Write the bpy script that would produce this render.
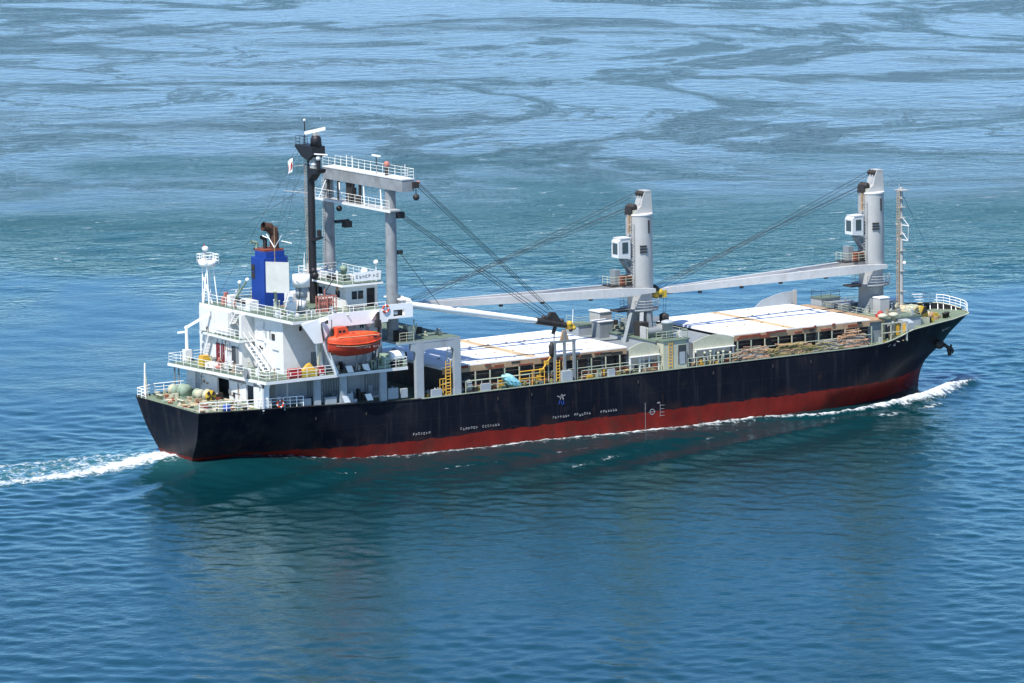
import bpy, math, random
import numpy as np
from mathutils import Vector, Matrix
random.seed(7); rng = np.random.default_rng(7)
for o in list(bpy.data.objects): bpy.data.objects.remove(o, do_unlink=True)
sc = bpy.context.scene; col = sc.collection
V = Vector

# ------------------------------------------------------------------ camera
CAMP = V((-219.74, -417.71, 81.776)); YAW, PIT, ROLL = 1.0064, 0.1442, -0.0027
fw = V((math.cos(YAW)*math.cos(PIT), math.sin(YAW)*math.cos(PIT), -math.sin(PIT)))
rt = V((math.sin(YAW), -math.cos(YAW), 0)); up = rt.cross(fw)
R2 = rt*math.cos(ROLL) + up*math.sin(ROLL); U2 = up*math.cos(ROLL) - rt*math.sin(ROLL)
cam = bpy.data.cameras.new('camera'); camo = bpy.data.objects.new('camera', cam); col.objects.link(camo)
m = Matrix.Identity(4)
for i in range(3): m[i][0], m[i][1], m[i][2], m[i][3] = R2[i], U2[i], -fw[i], CAMP[i]
camo.matrix_world = m
cam.sensor_width = 36; cam.lens = 4344.6*36/1024; cam.clip_start = 5; cam.clip_end = 60000
sc.camera = camo

# ------------------------------------------------------------------ light
SUN = V((-0.53, -0.275, 1.0)).normalized()            # towards the sun
w = bpy.data.worlds.new('World'); sc.world = w; w.use_nodes = True
nt = w.node_tree; bg = nt.nodes['Background']
sky = nt.nodes.new('ShaderNodeTexSky'); sky.sky_type = 'NISHITA'; sky.sun_disc = False
sky.sun_elevation = math.asin(SUN.z); sky.sun_rotation = math.atan2(SUN.x, SUN.y)
sky.air_density = 1.0; sky.dust_density = 0.0; sky.ozone_density = 9.0; sky.altitude = 2200
nt.links.new(sky.outputs[0], bg.inputs[0]); bg.inputs[1].default_value = 0.13
sl = bpy.data.lights.new('sun', 'SUN'); sl.energy = 4.9; sl.angle = math.radians(0.5); sl.color = (1, .965, .91)
so = bpy.data.objects.new('sun', sl); col.objects.link(so)
so.rotation_euler = (-SUN).to_track_quat('-Z', 'Y').to_euler(); so.location = (0, 0, 200)
vs = sc.view_settings; vs.view_transform = 'Standard'; vs.look = 'None'; vs.gamma = 1.0
vs.use_curve_mapping = False; vs.exposure = 0.6

# ------------------------------------------------------------------ materials
def mat(name, base, rough=0.55, var=0.12, rust=0.0, rustcol=(.16, .06, .03), streak=0.0, dirt=0.0, scale=1.0, spec=.4):
    """weathered paint: mottling, patches of rust and runs that hang down, in the ship's own coordinates"""
    M = bpy.data.materials.new(name); M.use_nodes = True; n = M.node_tree.nodes; L = M.node_tree.links
    b = n['Principled BSDF']; b.inputs['Roughness'].default_value = rough; b.inputs['Specular IOR Level'].default_value = spec
    tc = n.new('ShaderNodeTexCoord')
    no = n.new('ShaderNodeTexNoise'); no.inputs['Scale'].default_value = .9*scale; no.inputs['Detail'].default_value = 6
    no.inputs['Roughness'].default_value = .65
    L.new(tc.outputs['Object'], no.inputs['Vector'])
    mr = n.new('ShaderNodeMapRange'); mr.inputs['From Min'].default_value = .3; mr.inputs['From Max'].default_value = .7
    mr.inputs['To Min'].default_value = 1-var; mr.inputs['To Max'].default_value = 1+var*.6
    L.new(no.outputs['Fac'], mr.inputs['Value'])
    mx = n.new('ShaderNodeMix'); mx.data_type = 'RGBA'; mx.blend_type = 'MULTIPLY'; mx.inputs['Factor'].default_value = 1
    mx.inputs['A'].default_value = (*base, 1); L.new(mr.outputs[0], mx.inputs['B'])
    cur = mx.outputs['Result']
    def layer(cur, vecscale, sc_, lo, hi, colr, amt):
        mp = n.new('ShaderNodeMapping'); mp.inputs['Scale'].default_value = vecscale; L.new(tc.outputs['Object'], mp.inputs['Vector'])
        q = n.new('ShaderNodeTexNoise'); q.inputs['Scale'].default_value = sc_; q.inputs['Detail'].default_value = 8; q.inputs['Roughness'].default_value = .7
        L.new(mp.outputs[0], q.inputs['Vector'])
        r = n.new('ShaderNodeMapRange'); r.inputs['From Min'].default_value = lo; r.inputs['From Max'].default_value = hi
        r.inputs['To Max'].default_value = amt; L.new(q.outputs['Fac'], r.inputs['Value'])
        k = n.new('ShaderNodeMix'); k.data_type = 'RGBA'; k.inputs['B'].default_value = (*colr, 1)
        L.new(r.outputs[0], k.inputs['Factor']); L.new(cur, k.inputs['A'])
        return k.outputs['Result']
    if dirt: cur = layer(cur, (1, 1, 1), .35*scale, .5, .75, tuple(c*.45 for c in base), dirt)
    if rust: cur = layer(cur, (1, 1, 1), 1.6*scale, .58, .7, rustcol, rust)
    if streak: cur = layer(cur, (1, 1, .09), 1.9*scale, .56, .72, rustcol, streak)
    L.new(cur, b.inputs['Base Color'])
    return M
WHITE = mat('white_paint', (.69, .685, .665), .5, .08, rust=.25, rustcol=(.42, .26, .15), streak=.22)
WHITE2 = mat('bright_white_paint', (.84, .84, .82), .5, .05)
RAIL = mat('rail_paint', (.78, .79, .74), .5, .08)
GRAIL = mat('pale_green_rail_paint', (.33, .37, .28), .55, .15, rust=.25)
HATCH = mat('hatch_cover_paint', (.78, .79, .82), .55, .06, rust=.25, rustcol=(.45, .42, .40), scale=.7)
HEDGE = mat('rusty_hatch_edge', (.36, .25, .15), .8, .3, rust=.8, rustcol=(.24, .06, .025), streak=.5)
RUST = mat('rusty_red_steel', (.20, .05, .028), .8, .35, rust=.5, rustcol=(.36, .16, .07))
TAN = mat('tan_joint', (.52, .40, .25), .8, .2, rust=.4, rustcol=(.3, .17, .08))
GREEN = mat('green_deck_paint', (.11, .155, .115), .7, .2, rust=.5, rustcol=(.24, .15, .08), dirt=.3)
MDECK = mat('main_deck_paint', (.15, .195, .13), .75, .22, rust=.55, rustcol=(.26, .17, .09), dirt=.3)
CREAM = mat('cream_steel_paint', (.44, .44, .33), .6, .15, rust=.35, rustcol=(.34, .2, .09), streak=.35)
GREY = mat('crane_grey_paint', (.40, .40, .385), .5, .07, rust=.25, rustcol=(.30, .18, .09), streak=.3)
DGREY = mat('blue_grey_steel_paint', (.20, .225, .235), .55, .12, rust=.3, streak=.3)
PGREY = mat('blue_grey_paint_and_shade', (.32, .355, .375), .55, .1, rust=.15, streak=.3)  # also shade put into the colour: passage liner, side columns, portal frames
SHADEIN = mat('shaded_interior', (.045, .05, .058), .7, .2)  # near-black puts the shade inside open doorways into the colour
COAM = mat('rust_bled_coaming', (.06, .058, .056), .8, .4, rust=.85, rustcol=(.16, .055, .03), streak=.8, dirt=.5)
KGREY = mat('weathered_post_paint', (.25, .265, .275), .6, .25, rust=.35, streak=.5, dirt=.6)
CABGLASS = mat('cab_window_glass', (.05, .075, .08), .1, .1)
BOARD = mat('off_white_board', (.52, .52, .48), .6, .08, dirt=.3)
BOOMP = mat('pale_boom_paint', (.52, .52, .505), .5, .12, rust=.3, rustcol=(.30, .18, .09), streak=.3, dirt=.25)
BLACK = mat('black_mast_paint', (.014, .014, .017), .5, .2)
DARK = mat('dark_greasy_steel', (.03, .027, .025), .6, .4, rust=.5, rustcol=(.12, .05, .025))
WIRE = mat('wire_rope', (.022, .022, .025), .6, .2)
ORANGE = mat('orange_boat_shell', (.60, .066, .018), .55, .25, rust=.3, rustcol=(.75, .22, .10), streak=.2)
ORANGE_SHADE = mat('shaded_orange_boat_bottom', (.40, .035, .014), .55, .25, rust=.3, rustcol=(.5, .12, .06))  # darker red puts the shade under the boat's curve into the colour
BLUE = mat('funnel_blue_paint', (.006, .042, .25), .45, .12, dirt=.25)
YELLOW = mat('yellow_paint', (.50, .34, .03), .5, .15, rust=.35, rustcol=(.2, .1, .03))
YELLOWG = mat('golden_yellow_paint', (.58, .33, .04), .55, .2, rust=.4)
REDP = mat('red_paint', (.42, .022, .022), .5, .15)
PINK = mat('faded_red_paint', (.46, .17, .13), .6, .2, rust=.4)
GREENP = mat('pale_green_machine_paint', (.24, .32, .24), .55, .25, rust=.6, rustcol=(.2, .14, .08), dirt=.6, streak=.4)
GLASS = mat('dark_window_glass', (.012, .018, .022), .08, .05, spec=.6)
ROPE = mat('mooring_rope', (.52, .43, .28), .9, .35, scale=3)
WOOD = mat('pinkish_sawn_timber', (.52, .32, .19), .85, .35, scale=2)
WOODG = mat('mossy_old_timber', (.33, .28, .11), .9, .4, scale=2)
LGREY = mat('light_grey_paint', (.58, .59, .58), .5, .08, rust=.2, streak=.25)
WOODB = mat('weathered_grey_timber', (.40, .36, .30), .9, .35, scale=2)
TARP = mat('light_blue_tarpaulin', (.26, .58, .64), .6, .25, scale=1.6)
EXH = mat('sooty_rusty_exhaust', (.075, .035, .022), .75, .5, rust=.6, rustcol=(.22, .09, .04))
MARK = mat('white_lettering_paint', (.33, .32, .31), .6, .5, rust=.7, rustcol=(.1,.09,.09), scale=3)
BLUED = mat('blue_drum_paint', (.02, .07, .33), .5, .1)
WINE = mat('wine_red_door_paint', (.16, .012, .02), .5, .1)

def hull_mat():
    M = bpy.data.materials.new('hull_paint'); M.use_nodes = True; n = M.node_tree.nodes; L = M.node_tree.links
    b = n['Principled BSDF']; b.inputs['Specular IOR Level'].default_value = .14
    tc = n.new('ShaderNodeTexCoord'); sp = n.new('ShaderNodeSeparateXYZ'); L.new(tc.outputs['Object'], sp.inputs[0])
    def noise(scale, vec=(1, 1, 1), det=7, ro=.65):
        mp = n.new('ShaderNodeMapping'); mp.inputs['Scale'].default_value = vec; L.new(tc.outputs['Object'], mp.inputs[0])
        q = n.new('ShaderNodeTexNoise'); q.inputs['Scale'].default_value = scale; q.inputs['Detail'].default_value = det
        q.inputs['Roughness'].default_value = ro; L.new(mp.outputs[0], q.inputs['Vector']); return q.outputs['Fac']
    def rng_(v, a, b_, c=0., d=1.):
        r = n.new('ShaderNodeMapRange'); r.inputs['From Min'].default_value = a; r.inputs['From Max'].default_value = b_
        r.inputs['To Min'].default_value = c; r.inputs['To Max'].default_value = d; L.new(v, r.inputs['Value']); return r.outputs[0]
    def mix(f, a, b_):
        k = n.new('ShaderNodeMix'); k.data_type = 'RGBA'
        for s, v in (('Factor', f), ('A', a), ('B', b_)):
            if isinstance(v, tuple): k.inputs[s].default_value = (*v, 1)
            elif isinstance(v, float): k.inputs[s].default_value = v
            else: L.new(v, k.inputs[s])
        return k.outputs['Result']
    def math_(op, a, b_):
        k = n.new('ShaderNodeMath'); k.operation = op
        for i, v in enumerate((a, b_)):
            if isinstance(v, float): k.inputs[i].default_value = v
            else: L.new(v, k.inputs[i])
        return k.outputs[0]
    blk = mix(rng_(noise(.25, (1, 1, .6)), .35, .7), (.0035, .004, .009), (.008, .0085, .016))
    blk = mix(rng_(noise(1.3, (1, 1, .06)), .54, .74, 0, .55), blk, (.045, .042, .044))      # salt and scuff runs
    blk = mix(rng_(noise(2.2, (1, .3, .10)), .61, .74, 0, .75), blk, (.07, .034, .022))   # rust runs
    blk = mix(rng_(noise(.12), .54, .66, 0, .6), blk, (.022, .020, .022))
    blk = mix(rng_(noise(.22, (1, 1, .5)), .60, .70, 0, .45), blk, (.05, .042, .036))      # chalky rubbed patches
    red = mix(rng_(noise(.5, (1, 1, .5)), .3, .7), (.105, .010, .008), (.22, .019, .012))
    red = mix(rng_(noise(1.5, (1, 1, .12)), .56, .74, 0, .6), red, (.07, .02, .016))
    red = mix(rng_(noise(.33, (1, 1, 1)), .50, .66, 0, .75), red, (.085, .024, .016))
    # boot top edge with a ragged overpaint line
    e = math_('ADD', sp.outputs['Z'], rng_(noise(.6, (1, 1, .2)), .3, .7, -.16, .16))
    f = rng_(e, 1.84, 1.92)
    band = math_('MULTIPLY', rng_(e, 1.9, 2.0), rng_(e, 3.1, 2.2))
    blk = mix(math_('MULTIPLY', band, rng_(noise(.4), .48, .62, 0, .75)), blk, (.03, .016, .015))
    colr = mix(f, red, blk)
    b.inputs['Roughness'].default_value = .42
    # plate seams and dents
    wv = n.new('ShaderNodeTexBrick'); wv.inputs['Scale'].default_value = 1; wv.inputs['Mortar Size'].default_value = .012; wv.inputs['Brick Width'].default_value = 7.5; wv.inputs['Row Height'].default_value = 2.05
    cmb = n.new('ShaderNodeCombineXYZ'); L.new(sp.outputs['X'], cmb.inputs[0]); L.new(sp.outputs['Z'], cmb.inputs[1]); L.new(cmb.outputs[0], wv.inputs['Vector'])
    bp = n.new('ShaderNodeBump'); bp.inputs['Strength'].default_value = .25; bp.inputs['Distance'].default_value = .06
    L.new(mix(math_('MULTIPLY', wv.outputs['Fac'], .45), colr, (.05, .04, .04)), b.inputs['Base Color'])
    L.new(noise(.55, (1, 1, .8), 3), bp.inputs['Height']); L.new(bp.outputs[0], b.inputs['Normal'])
    return M
HULL = hull_mat()

# ------------------------------------------------------------------ mesh builder
class MB:
    def __init__(s): s.v = []; s.f = []; s.m = []; s.sm = []; s.mats = []
    def mi(s, M):
        if M not in s.mats: s.mats.append(M)
        return s.mats.index(M)
    def add(s, vs, fs, M, smooth=False):
        k = len(s.v); i = s.mi(M); s.v.extend(tuple(p) for p in vs)
        for f in fs: s.f.append(tuple(k+j for j in f)); s.m.append(i); s.sm.append(smooth)
        return s
    def box(s, x0, x1, y0, y1, z0, z1, M):
        return s.add([(x, y, z) for x in (x0, x1) for y in (y0, y1) for z in (z0, z1)],
                     [(0, 1, 3, 2), (4, 6, 7, 5), (0, 4, 5, 1), (2, 3, 7, 6), (0, 2, 6, 4), (1, 5, 7, 3)], M)
    def beam(s, p, q, w, h, M, upv=(0, 0, 1), w2=None, h2=None):
        p, q = V(p), V(q); d = (q-p).normalized(); sd = d.cross(V(upv))
        if sd.length < 1e-4: sd = d.cross(V((1, 0, 0)))
        sd.normalize(); u = sd.cross(d); vs = []
        for c, a, b in ((p, w, h), (q, w2 or w, h2 or h)):
            for i, j in ((-1, -1), (1, -1), (1, 1), (-1, 1)): vs.append(c+sd*(i*a/2)+u*(j*b/2))
        return s.add(vs, [(3, 2, 1, 0), (4, 5, 6, 7), (0, 1, 5, 4), (1, 2, 6, 5), (2, 3, 7, 6), (3, 0, 4, 7)], M)
    def tube(s, p, q, r, M, r2=None, n=8, caps=True):
        p, q = V(p), V(q); d = (q-p).normalized(); a = d.cross(V((0, 0, 1)))
        if a.length < 1e-3: a = V((1, 0, 0))
        a.normalize(); b = d.cross(a); vs = []
        for c, rr in ((p, r), (q, r if r2 is None else r2)):
            for i in range(n):
                t = 2*math.pi*i/n; vs.append(c+(a*math.cos(t)+b*math.sin(t))*rr)
        s.add(vs, [(i, (i+1) % n, n+(i+1) % n, n+i) for i in range(n)], M, n > 5)
        if caps: s.add(vs, [tuple(range(n))[::-1], tuple(range(n, 2*n))], M)
        return s
    def path(s, pts, r, M, n=5):
        for a, b in zip(pts[:-1], pts[1:]): s.tube(a, b, r, M, n=n, caps=False)
        return s
    def prism(s, poly, axis, a0, a1, M):
        """poly: 2-D outline in the plane across axis"""
        def P(u, v, a): return {'x': (a, u, v), 'y': (u, a, v), 'z': (u, v, a)}[axis]
        n = len(poly); vs = [P(u, v, a0) for u, v in poly]+[P(u, v, a1) for u, v in poly]
        return s.add(vs, [tuple(range(n)), tuple(range(2*n-1, n-1, -1))]+[(i, n+i, n+(i+1) % n, (i+1) % n) for i in range(n)], M)
    def lathe(s, prof, c, M, axis='z', n=20, smooth=True):
        c = V(c); vs = []
        for r, h in prof:
            for i in range(n):
                t = 2*math.pi*i/n; u, v = r*math.cos(t), r*math.sin(t)
                vs.append(c+V({'z': (u, v, h), 'x': (h, u, v), 'y': (u, h, v)}[axis]))
        k = len(prof)
        return s.add(vs, [(j*n+i, j*n+(i+1) % n, (j+1)*n+(i+1) % n, (j+1)*n+i) for j in range(k-1) for i in range(n)]
                     + [tuple(range(n))[::-1], tuple(range((k-1)*n, k*n))], M, smooth)
    def ball(s, c, r, M, sx=1, sy=1, sz=1, n=14, k=8):
        c = V(c); vs = []
        for j in range(k+1):
            a = math.pi*j/k
            for i in range(n):
                t = 2*math.pi*i/n
                vs.append(c+V((r*sx*math.sin(a)*math.cos(t), r*sy*math.sin(a)*math.sin(t), r*sz*math.cos(a))))
        return s.add(vs, [(j*n+i, (j+1)*n+i, (j+1)*n+(i+1) % n, j*n+(i+1) % n) for j in range(k) for i in range(n)], M, True)
    def rings(s, rings, M, smooth=True, closed=True, caps=True):
        n = len(rings[0]); vs = [p for r in rings for p in r]; e = n if closed else n-1
        s.add(vs, [(j*n+i, j*n+(i+1) % n, (j+1)*n+(i+1) % n, (j+1)*n+i) for j in range(len(rings)-1) for i in range(e)], M, smooth)
        if caps: s.add(rings[0], [tuple(range(n))[::-1]], M); s.add(rings[-1], [tuple(range(n))], M)
        return s
    def rail(s, pts, M, h=1.05, step=1.6, r=.028, bars=3):
        for a, b in zip(pts[:-1], pts[1:]):
            a, b = V(a), V(b); n = max(1, round((b-a).length/step))
            for i in range(n+1):
                p = a.lerp(b, i/n); s.tube(p, p+V((0, 0, h)), r, M, n=4, caps=False)
            for k in range(bars):
                z = V((0, 0, h*(k+1)/bars)); s.tube(a+z, b+z, r*(1.05 if k == bars-1 else .75), M, n=4, caps=False)
        return s
    def ladder(s, p, q, wv, M, step=.33, r=.03):
        p, q, wv = V(p), V(q), V(wv); n = max(2, int((q-p).length/step))
        s.tube(p-wv, q-wv, r, M, n=4); s.tube(p+wv, q+wv, r, M, n=4)
        for i in range(1, n): c = p.lerp(q, i/n); s.tube(c-wv, c+wv, r*.8, M, n=4, caps=False)
        return s
    def stairs(s, p, q, wv, M, n=9):
        p, q, wv = V(p), V(q), V(wv)
        for k in (-1, 1):
            s.beam(p+wv*k, q+wv*k, .06, .22, M)
            s.tube(p+wv*k+V((0, 0, .95)), q+wv*k+V((0, 0, .95)), .03, M, n=4)
            for i in range(4): c = p.lerp(q, (i+.5)/4)+wv*k; s.tube(c, c+V((0, 0, .95)), .025, M, n=4, caps=False)
        for i in range(n):
            c = p.lerp(q, (i+.5)/n); d = V((q.x-p.x, q.y-p.y, 0)).normalized()
            s.beam(c-wv, c+wv, .25, .04, M)
        return s
    def build(s, name, parent=None, recalc=True):
        me = bpy.data.meshes.new(name); me.from_pydata(s.v, [], s.f)
        for M in s.mats: me.materials.append(M)
        me.polygons.foreach_set('material_index', s.m); me.polygons.foreach_set('use_smooth', s.sm); me.update()
        if recalc:
            import bmesh
            b = bmesh.new(); b.from_mesh(me); bmesh.ops.recalc_face_normals(b, faces=b.faces); b.to_mesh(me); b.free()
        o = bpy.data.objects.new(name, me); col.objects.link(o); o.parent = parent
        return o
def tag(o, label, cat, group=None, kind=None):
    o['label'] = label; o['category'] = cat
    if group: o['group'] = group
    if kind: o['kind'] = kind
    return o
TRIM = 0.0141
ROOT = Matrix.Translation((0, 0, -TRIM*55)) @ Matrix.Rotation(-math.atan(TRIM), 4, 'Y')
def thing(name, label, cat, loc=None, group=None, at_root=False):
    """an Empty standing on the ship (ship coordinates) whose children are meshes in ship coordinates when at_root"""
    o = bpy.data.objects.new(name, None); col.objects.link(o); o.empty_display_size = .5
    o.matrix_world = ROOT @ Matrix.Translation(loc or (0, 0, 0))
    return tag(o, label, cat, group)
def single(mb, name, label, cat, loc, group=None):
    """a one-mesh thing: mesh built round its own base, stood at loc in ship coordinates"""
    o = mb.build(name); o.matrix_world = ROOT @ Matrix.Translation(loc)
    return tag(o, label, cat, group)
def pchip(xs, ys, x):
    xs, ys = np.asarray(xs, float), np.asarray(ys, float); h = np.diff(xs); d = np.diff(ys)/h; m_ = np.zeros_like(xs)
    m_[0], m_[-1] = d[0], d[-1]
    for i in range(1, len(xs)-1):
        if d[i-1]*d[i] > 0:
            w1, w2 = 2*h[i]+h[i-1], h[i]+2*h[i-1]; m_[i] = (w1+w2)/(w1/d[i-1]+w2/d[i])
    x = np.asarray(x, float); k = np.clip(np.searchsorted(xs, x)-1, 0, len(xs)-2); t = (x-xs[k])/h[k]
    return ((2*t**3-3*t**2+1)*ys[k]+(t**3-2*t**2+t)*h[k]*m_[k]+(-2*t**3+3*t**2)*ys[k+1]+(t**3-t**2)*h[k]*m_[k+1])
# ------------------------------------------------------------------ the sea: one sheet to the horizon
def graded(lo, hi, fine, nl, nh, g=1.014, cap=2.4):
    def grow(start, sgn, lim):
        out, p, d = [], start, fine
        while abs(p-start) < 30000:
            d = d*1.3 if abs(p-start) > lim else min(d*g, cap) if d < cap else d
            p += sgn*d; out.append(p)
        return out
    return np.array(grow(lo, -1, nl)[::-1]+list(np.arange(lo, hi+1e-6, fine))+grow(hi, 1, nh))
gx = graded(-66, 124, .42, 140, 520); gy = graded(-142, 16, .42, 60, 820)
X, Y = np.meshgrid(gx, gy, indexing='ij')
sp = np.maximum(np.gradient(gx)[:, None], np.gradient(gy)[None, :])
Z = np.zeros_like(X)
Td = (X-CAMP.x)*fw.x/math.cos(PIT)+(Y-CAMP.y)*fw.y/math.cos(PIT)   # distance across the strait
wig = 22*np.sin(X*.021-Y*.013)+14*np.sin(X*.047+Y*.031+1)
calm = 1-.85*np.clip((Td+wig-670)/130, 0, 1)
patchy = .5+.5*np.sin(X*.043+1.3*np.sin(Y*.027))*np.sin(Y*.061-X*.017+.8*np.sin(X*.05)); calm = calm*(.55+.6*patchy)*(1+.5*np.exp(-((Td+wig-655)/45)**2))
for i in range(84):                                      # wind waves, short-crested
    lam = 1.35*(1.031**i)*rng.uniform(.93, 1.07)
    th = math.radians(rng.normal(57, 46)); k = 2*math.pi/lam
    amp = .0046*lam**.8*(1 if lam < 2.6 else (2.6/lam)**1.05)
    ph = rng.uniform(0, 6.28); fade = np.clip((lam/sp-3.2)/2, 0, 1)
    # groups: amplitude wanders along the surface so no train runs on for ever
    en = .55+.45*np.sin(X*rng.uniform(-.05, .05)+Y*rng.uniform(-.05, .05)+rng.uniform(0, 6))
    Z += amp*fade*en*calm*(2*((np.sin(k*(X*math.cos(th)+Y*math.sin(th)+.35*np.sin(X*.21+Y*.17+ph))+ph)+1)/2)**1.4-.9)
def dist_poly(pts):
    best = np.full(X.shape, 1e9); tt = np.zeros_like(X); L = 0
    for (ax, ay), (bx, by) in zip(pts[:-1], pts[1:]):
        dx, dy = bx-ax, by-ay; l = math.hypot(dx, dy)
        t = np.clip(((X-ax)*dx+(Y-ay)*dy)/l**2, 0, 1); d = np.hypot(X-ax-t*dx, Y-ay-t*dy)
        s = d < best; best = np.where(s, d, best); tt = np.where(s, L+t*l, tt); L += l
    return best, tt/L
near = (sp < .8)
bow = [(110.2, -1.7), (106.2, -4.0), (99, -8.6), (93, -11), (89, -12.3), (85, -12.8), (81.5, -13), (78, -12.3), (75, -11), (72, -9.9), (68, -9.5), (62, -9.7)]
bowp = [(106, 8.5), (105.5, 9), (104, 10.5), (92, 15), (75, 21), (50, 30)]
side = [(74, -9.5), (62, -9.7), (55, -9.7), (44, -9.7), (33, -9.7), (24, -9.5), (14, -6.6), (6, -3.5)]
d1, t1 = dist_poly(bow); d2, t2 = dist_poly(bowp); d3, t3 = dist_poly(side)
foam = np.zeros_like(X)
ht = 1.05*np.clip(1-t1, 0, 1)**.8*np.minimum(1, .6+t1*8)
Z += ht*np.exp(-(d1/1.15)**2)
Z += .7*np.clip(1-t2, 0, 1)*np.exp(-(d2/1.4)**2)
wid = .65+1.25*np.exp(-((t1-.3)/.28)**2)
foam = np.maximum(foam, np.exp(-(d1/wid)**2)*(.90-.36*t1))
foam = np.maximum(foam, np.exp(-(d2/1.3)**2)*(.6-.4*t2))
foam = np.maximum(foam, np.exp(-(d3/.38)**2)*.62)
foam = np.maximum(foam, np.exp(-(d3/2.2)**2)*(.53-.17*np.clip(t3*2.2, 0, 1)))
# outer breaking strip below the bow wave, and loose patches
for pts, wd, a in (([(97, -13.2), (90, -16), (85, -17)], .7, .56), ([(44, -22.6), (41, -24), (36, -25.9)], .55, .50), ([(66, -15), (58, -19)], .5, .4),
                   ([(45, -16), (36, -17.5), (24, -19)], .5, .38), ([(15, -16), (6, -14)], .7, .36)):
    d, t = dist_poly(pts); foam = np.maximum(foam, a*np.exp(-(d/wd)**2)*(.75+.25*np.sin(t*9)))
# ship waves: trough amidships, lifted at the quarters, diverging trains off the starboard side
Z += -.25*np.exp(-((X-70)/9)**2)*np.exp(-((Y+9)/6)**2) + .35*np.exp(-((X-8)/8)**2)*np.exp(-((Y+7)/5)**2)
for (x0, y0, ang, lam, a, ln) in ((100, -10, 200, 9, .26, 60), (62, -12, 203, 10, .20, 50), (20, -10, 208, 8, .30, 34), (8, -4, 212, 7, .26, 30)):
    c_, s_ = math.cos(math.radians(ang)), math.sin(math.radians(ang))
    al = (X-x0)*c_+(Y-y0)*s_; ac = -(X-x0)*s_+(Y-y0)*c_
    Z += a*np.exp(-((al-ln*.45)/(ln*.4))**2)*np.exp(-(ac/(lam*.85))**2)*np.cos(2*math.pi*ac/lam)*np.clip((2.5-sp)/1.5, 0, 1)
Z += .8*np.exp(-((X-4)/11)**2)*np.exp(-((Y+1)/9)**2)
# stern wash
w1 = [(3.5, 1.2), (-.5, 1.9), (-5, .3), (-11.8, -.9), (-20.6, -.7), (-32, -1.8), (-60, -5)]
w2 = [(1, 5.2), (-4.2, 7.3), (-7.3, 8.1), (-12.8, 8.3), (-23, 9.1), (-60, 12)]
e1, s1 = dist_poly(w1); e2, s2 = dist_poly(w2)
foam = np.maximum(foam, np.exp(-(e1/(2.3+1.9*np.exp(-s1*7)))**2)*(.93-.42*np.clip(s1*1.6, 0, 1)**.8))
foam = np.maximum(foam, np.exp(-(e2/1.5)**2)*(.56-.2*s2))
mid, sm_ = dist_poly([(2, 3), (-12, 3.6), (-30, 3.8), (-70, 4)])
churn = np.exp(-(mid/7.5)**2)*(1-.5*sm_)*np.clip((4-X)/4, 0, 1)
foam = np.maximum(foam, .49*churn)
Z += .16*churn*np.sin(X*2.1+np.sin(Y*1.7))*np.sin(Y*1.9+1.3*np.sin(X*.9))*(sp < 1.2)
Z += .35*np.exp(-(e1/2.2)**2)*np.exp(-s1*7)
# lumpy foam crests
lump = np.sin(X*3.1+2*np.sin(Y*1.3))*np.sin(Y*2.7+1.7*np.sin(X*1.1))*np.sin(X*1.3-Y*1.9)
Z += near*.22*np.clip(foam, 0, 1)*lump
nx_, ny_ = X.shape
me = bpy.data.meshes.new('sea')
co = np.stack([X, Y, Z], -1).reshape(-1, 3).astype(np.float32)
idx = np.arange(nx_*ny_).reshape(nx_, ny_)
q = np.stack([idx[:-1, :-1], idx[1:, :-1], idx[1:, 1:], idx[:-1, 1:]], -1).reshape(-1, 4).astype(np.int32)
me.vertices.add(len(co)); me.vertices.foreach_set('co', co.ravel())
me.loops.add(q.size); me.loops.foreach_set('vertex_index', q.ravel())
me.polygons.add(len(q)); me.polygons.foreach_set('loop_start', np.arange(0, q.size, 4, dtype=np.int32))
me.polygons.foreach_set('use_smooth', np.ones(len(q), bool)); me.update(calc_edges=True); me.validate()
for nm, arr in (('foam', foam), ('churn', churn)):
    at = me.attributes.new(nm, 'FLOAT', 'POINT'); at.data.foreach_set('value', np.clip(arr, 0, 2).ravel().astype(np.float32))
sea = bpy.data.objects.new('sea', me); col.objects.link(sea)
sea['kind'] = 'structure'; sea['label'] = 'blue rippled tidal sea with smooth slicks and foam'

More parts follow.
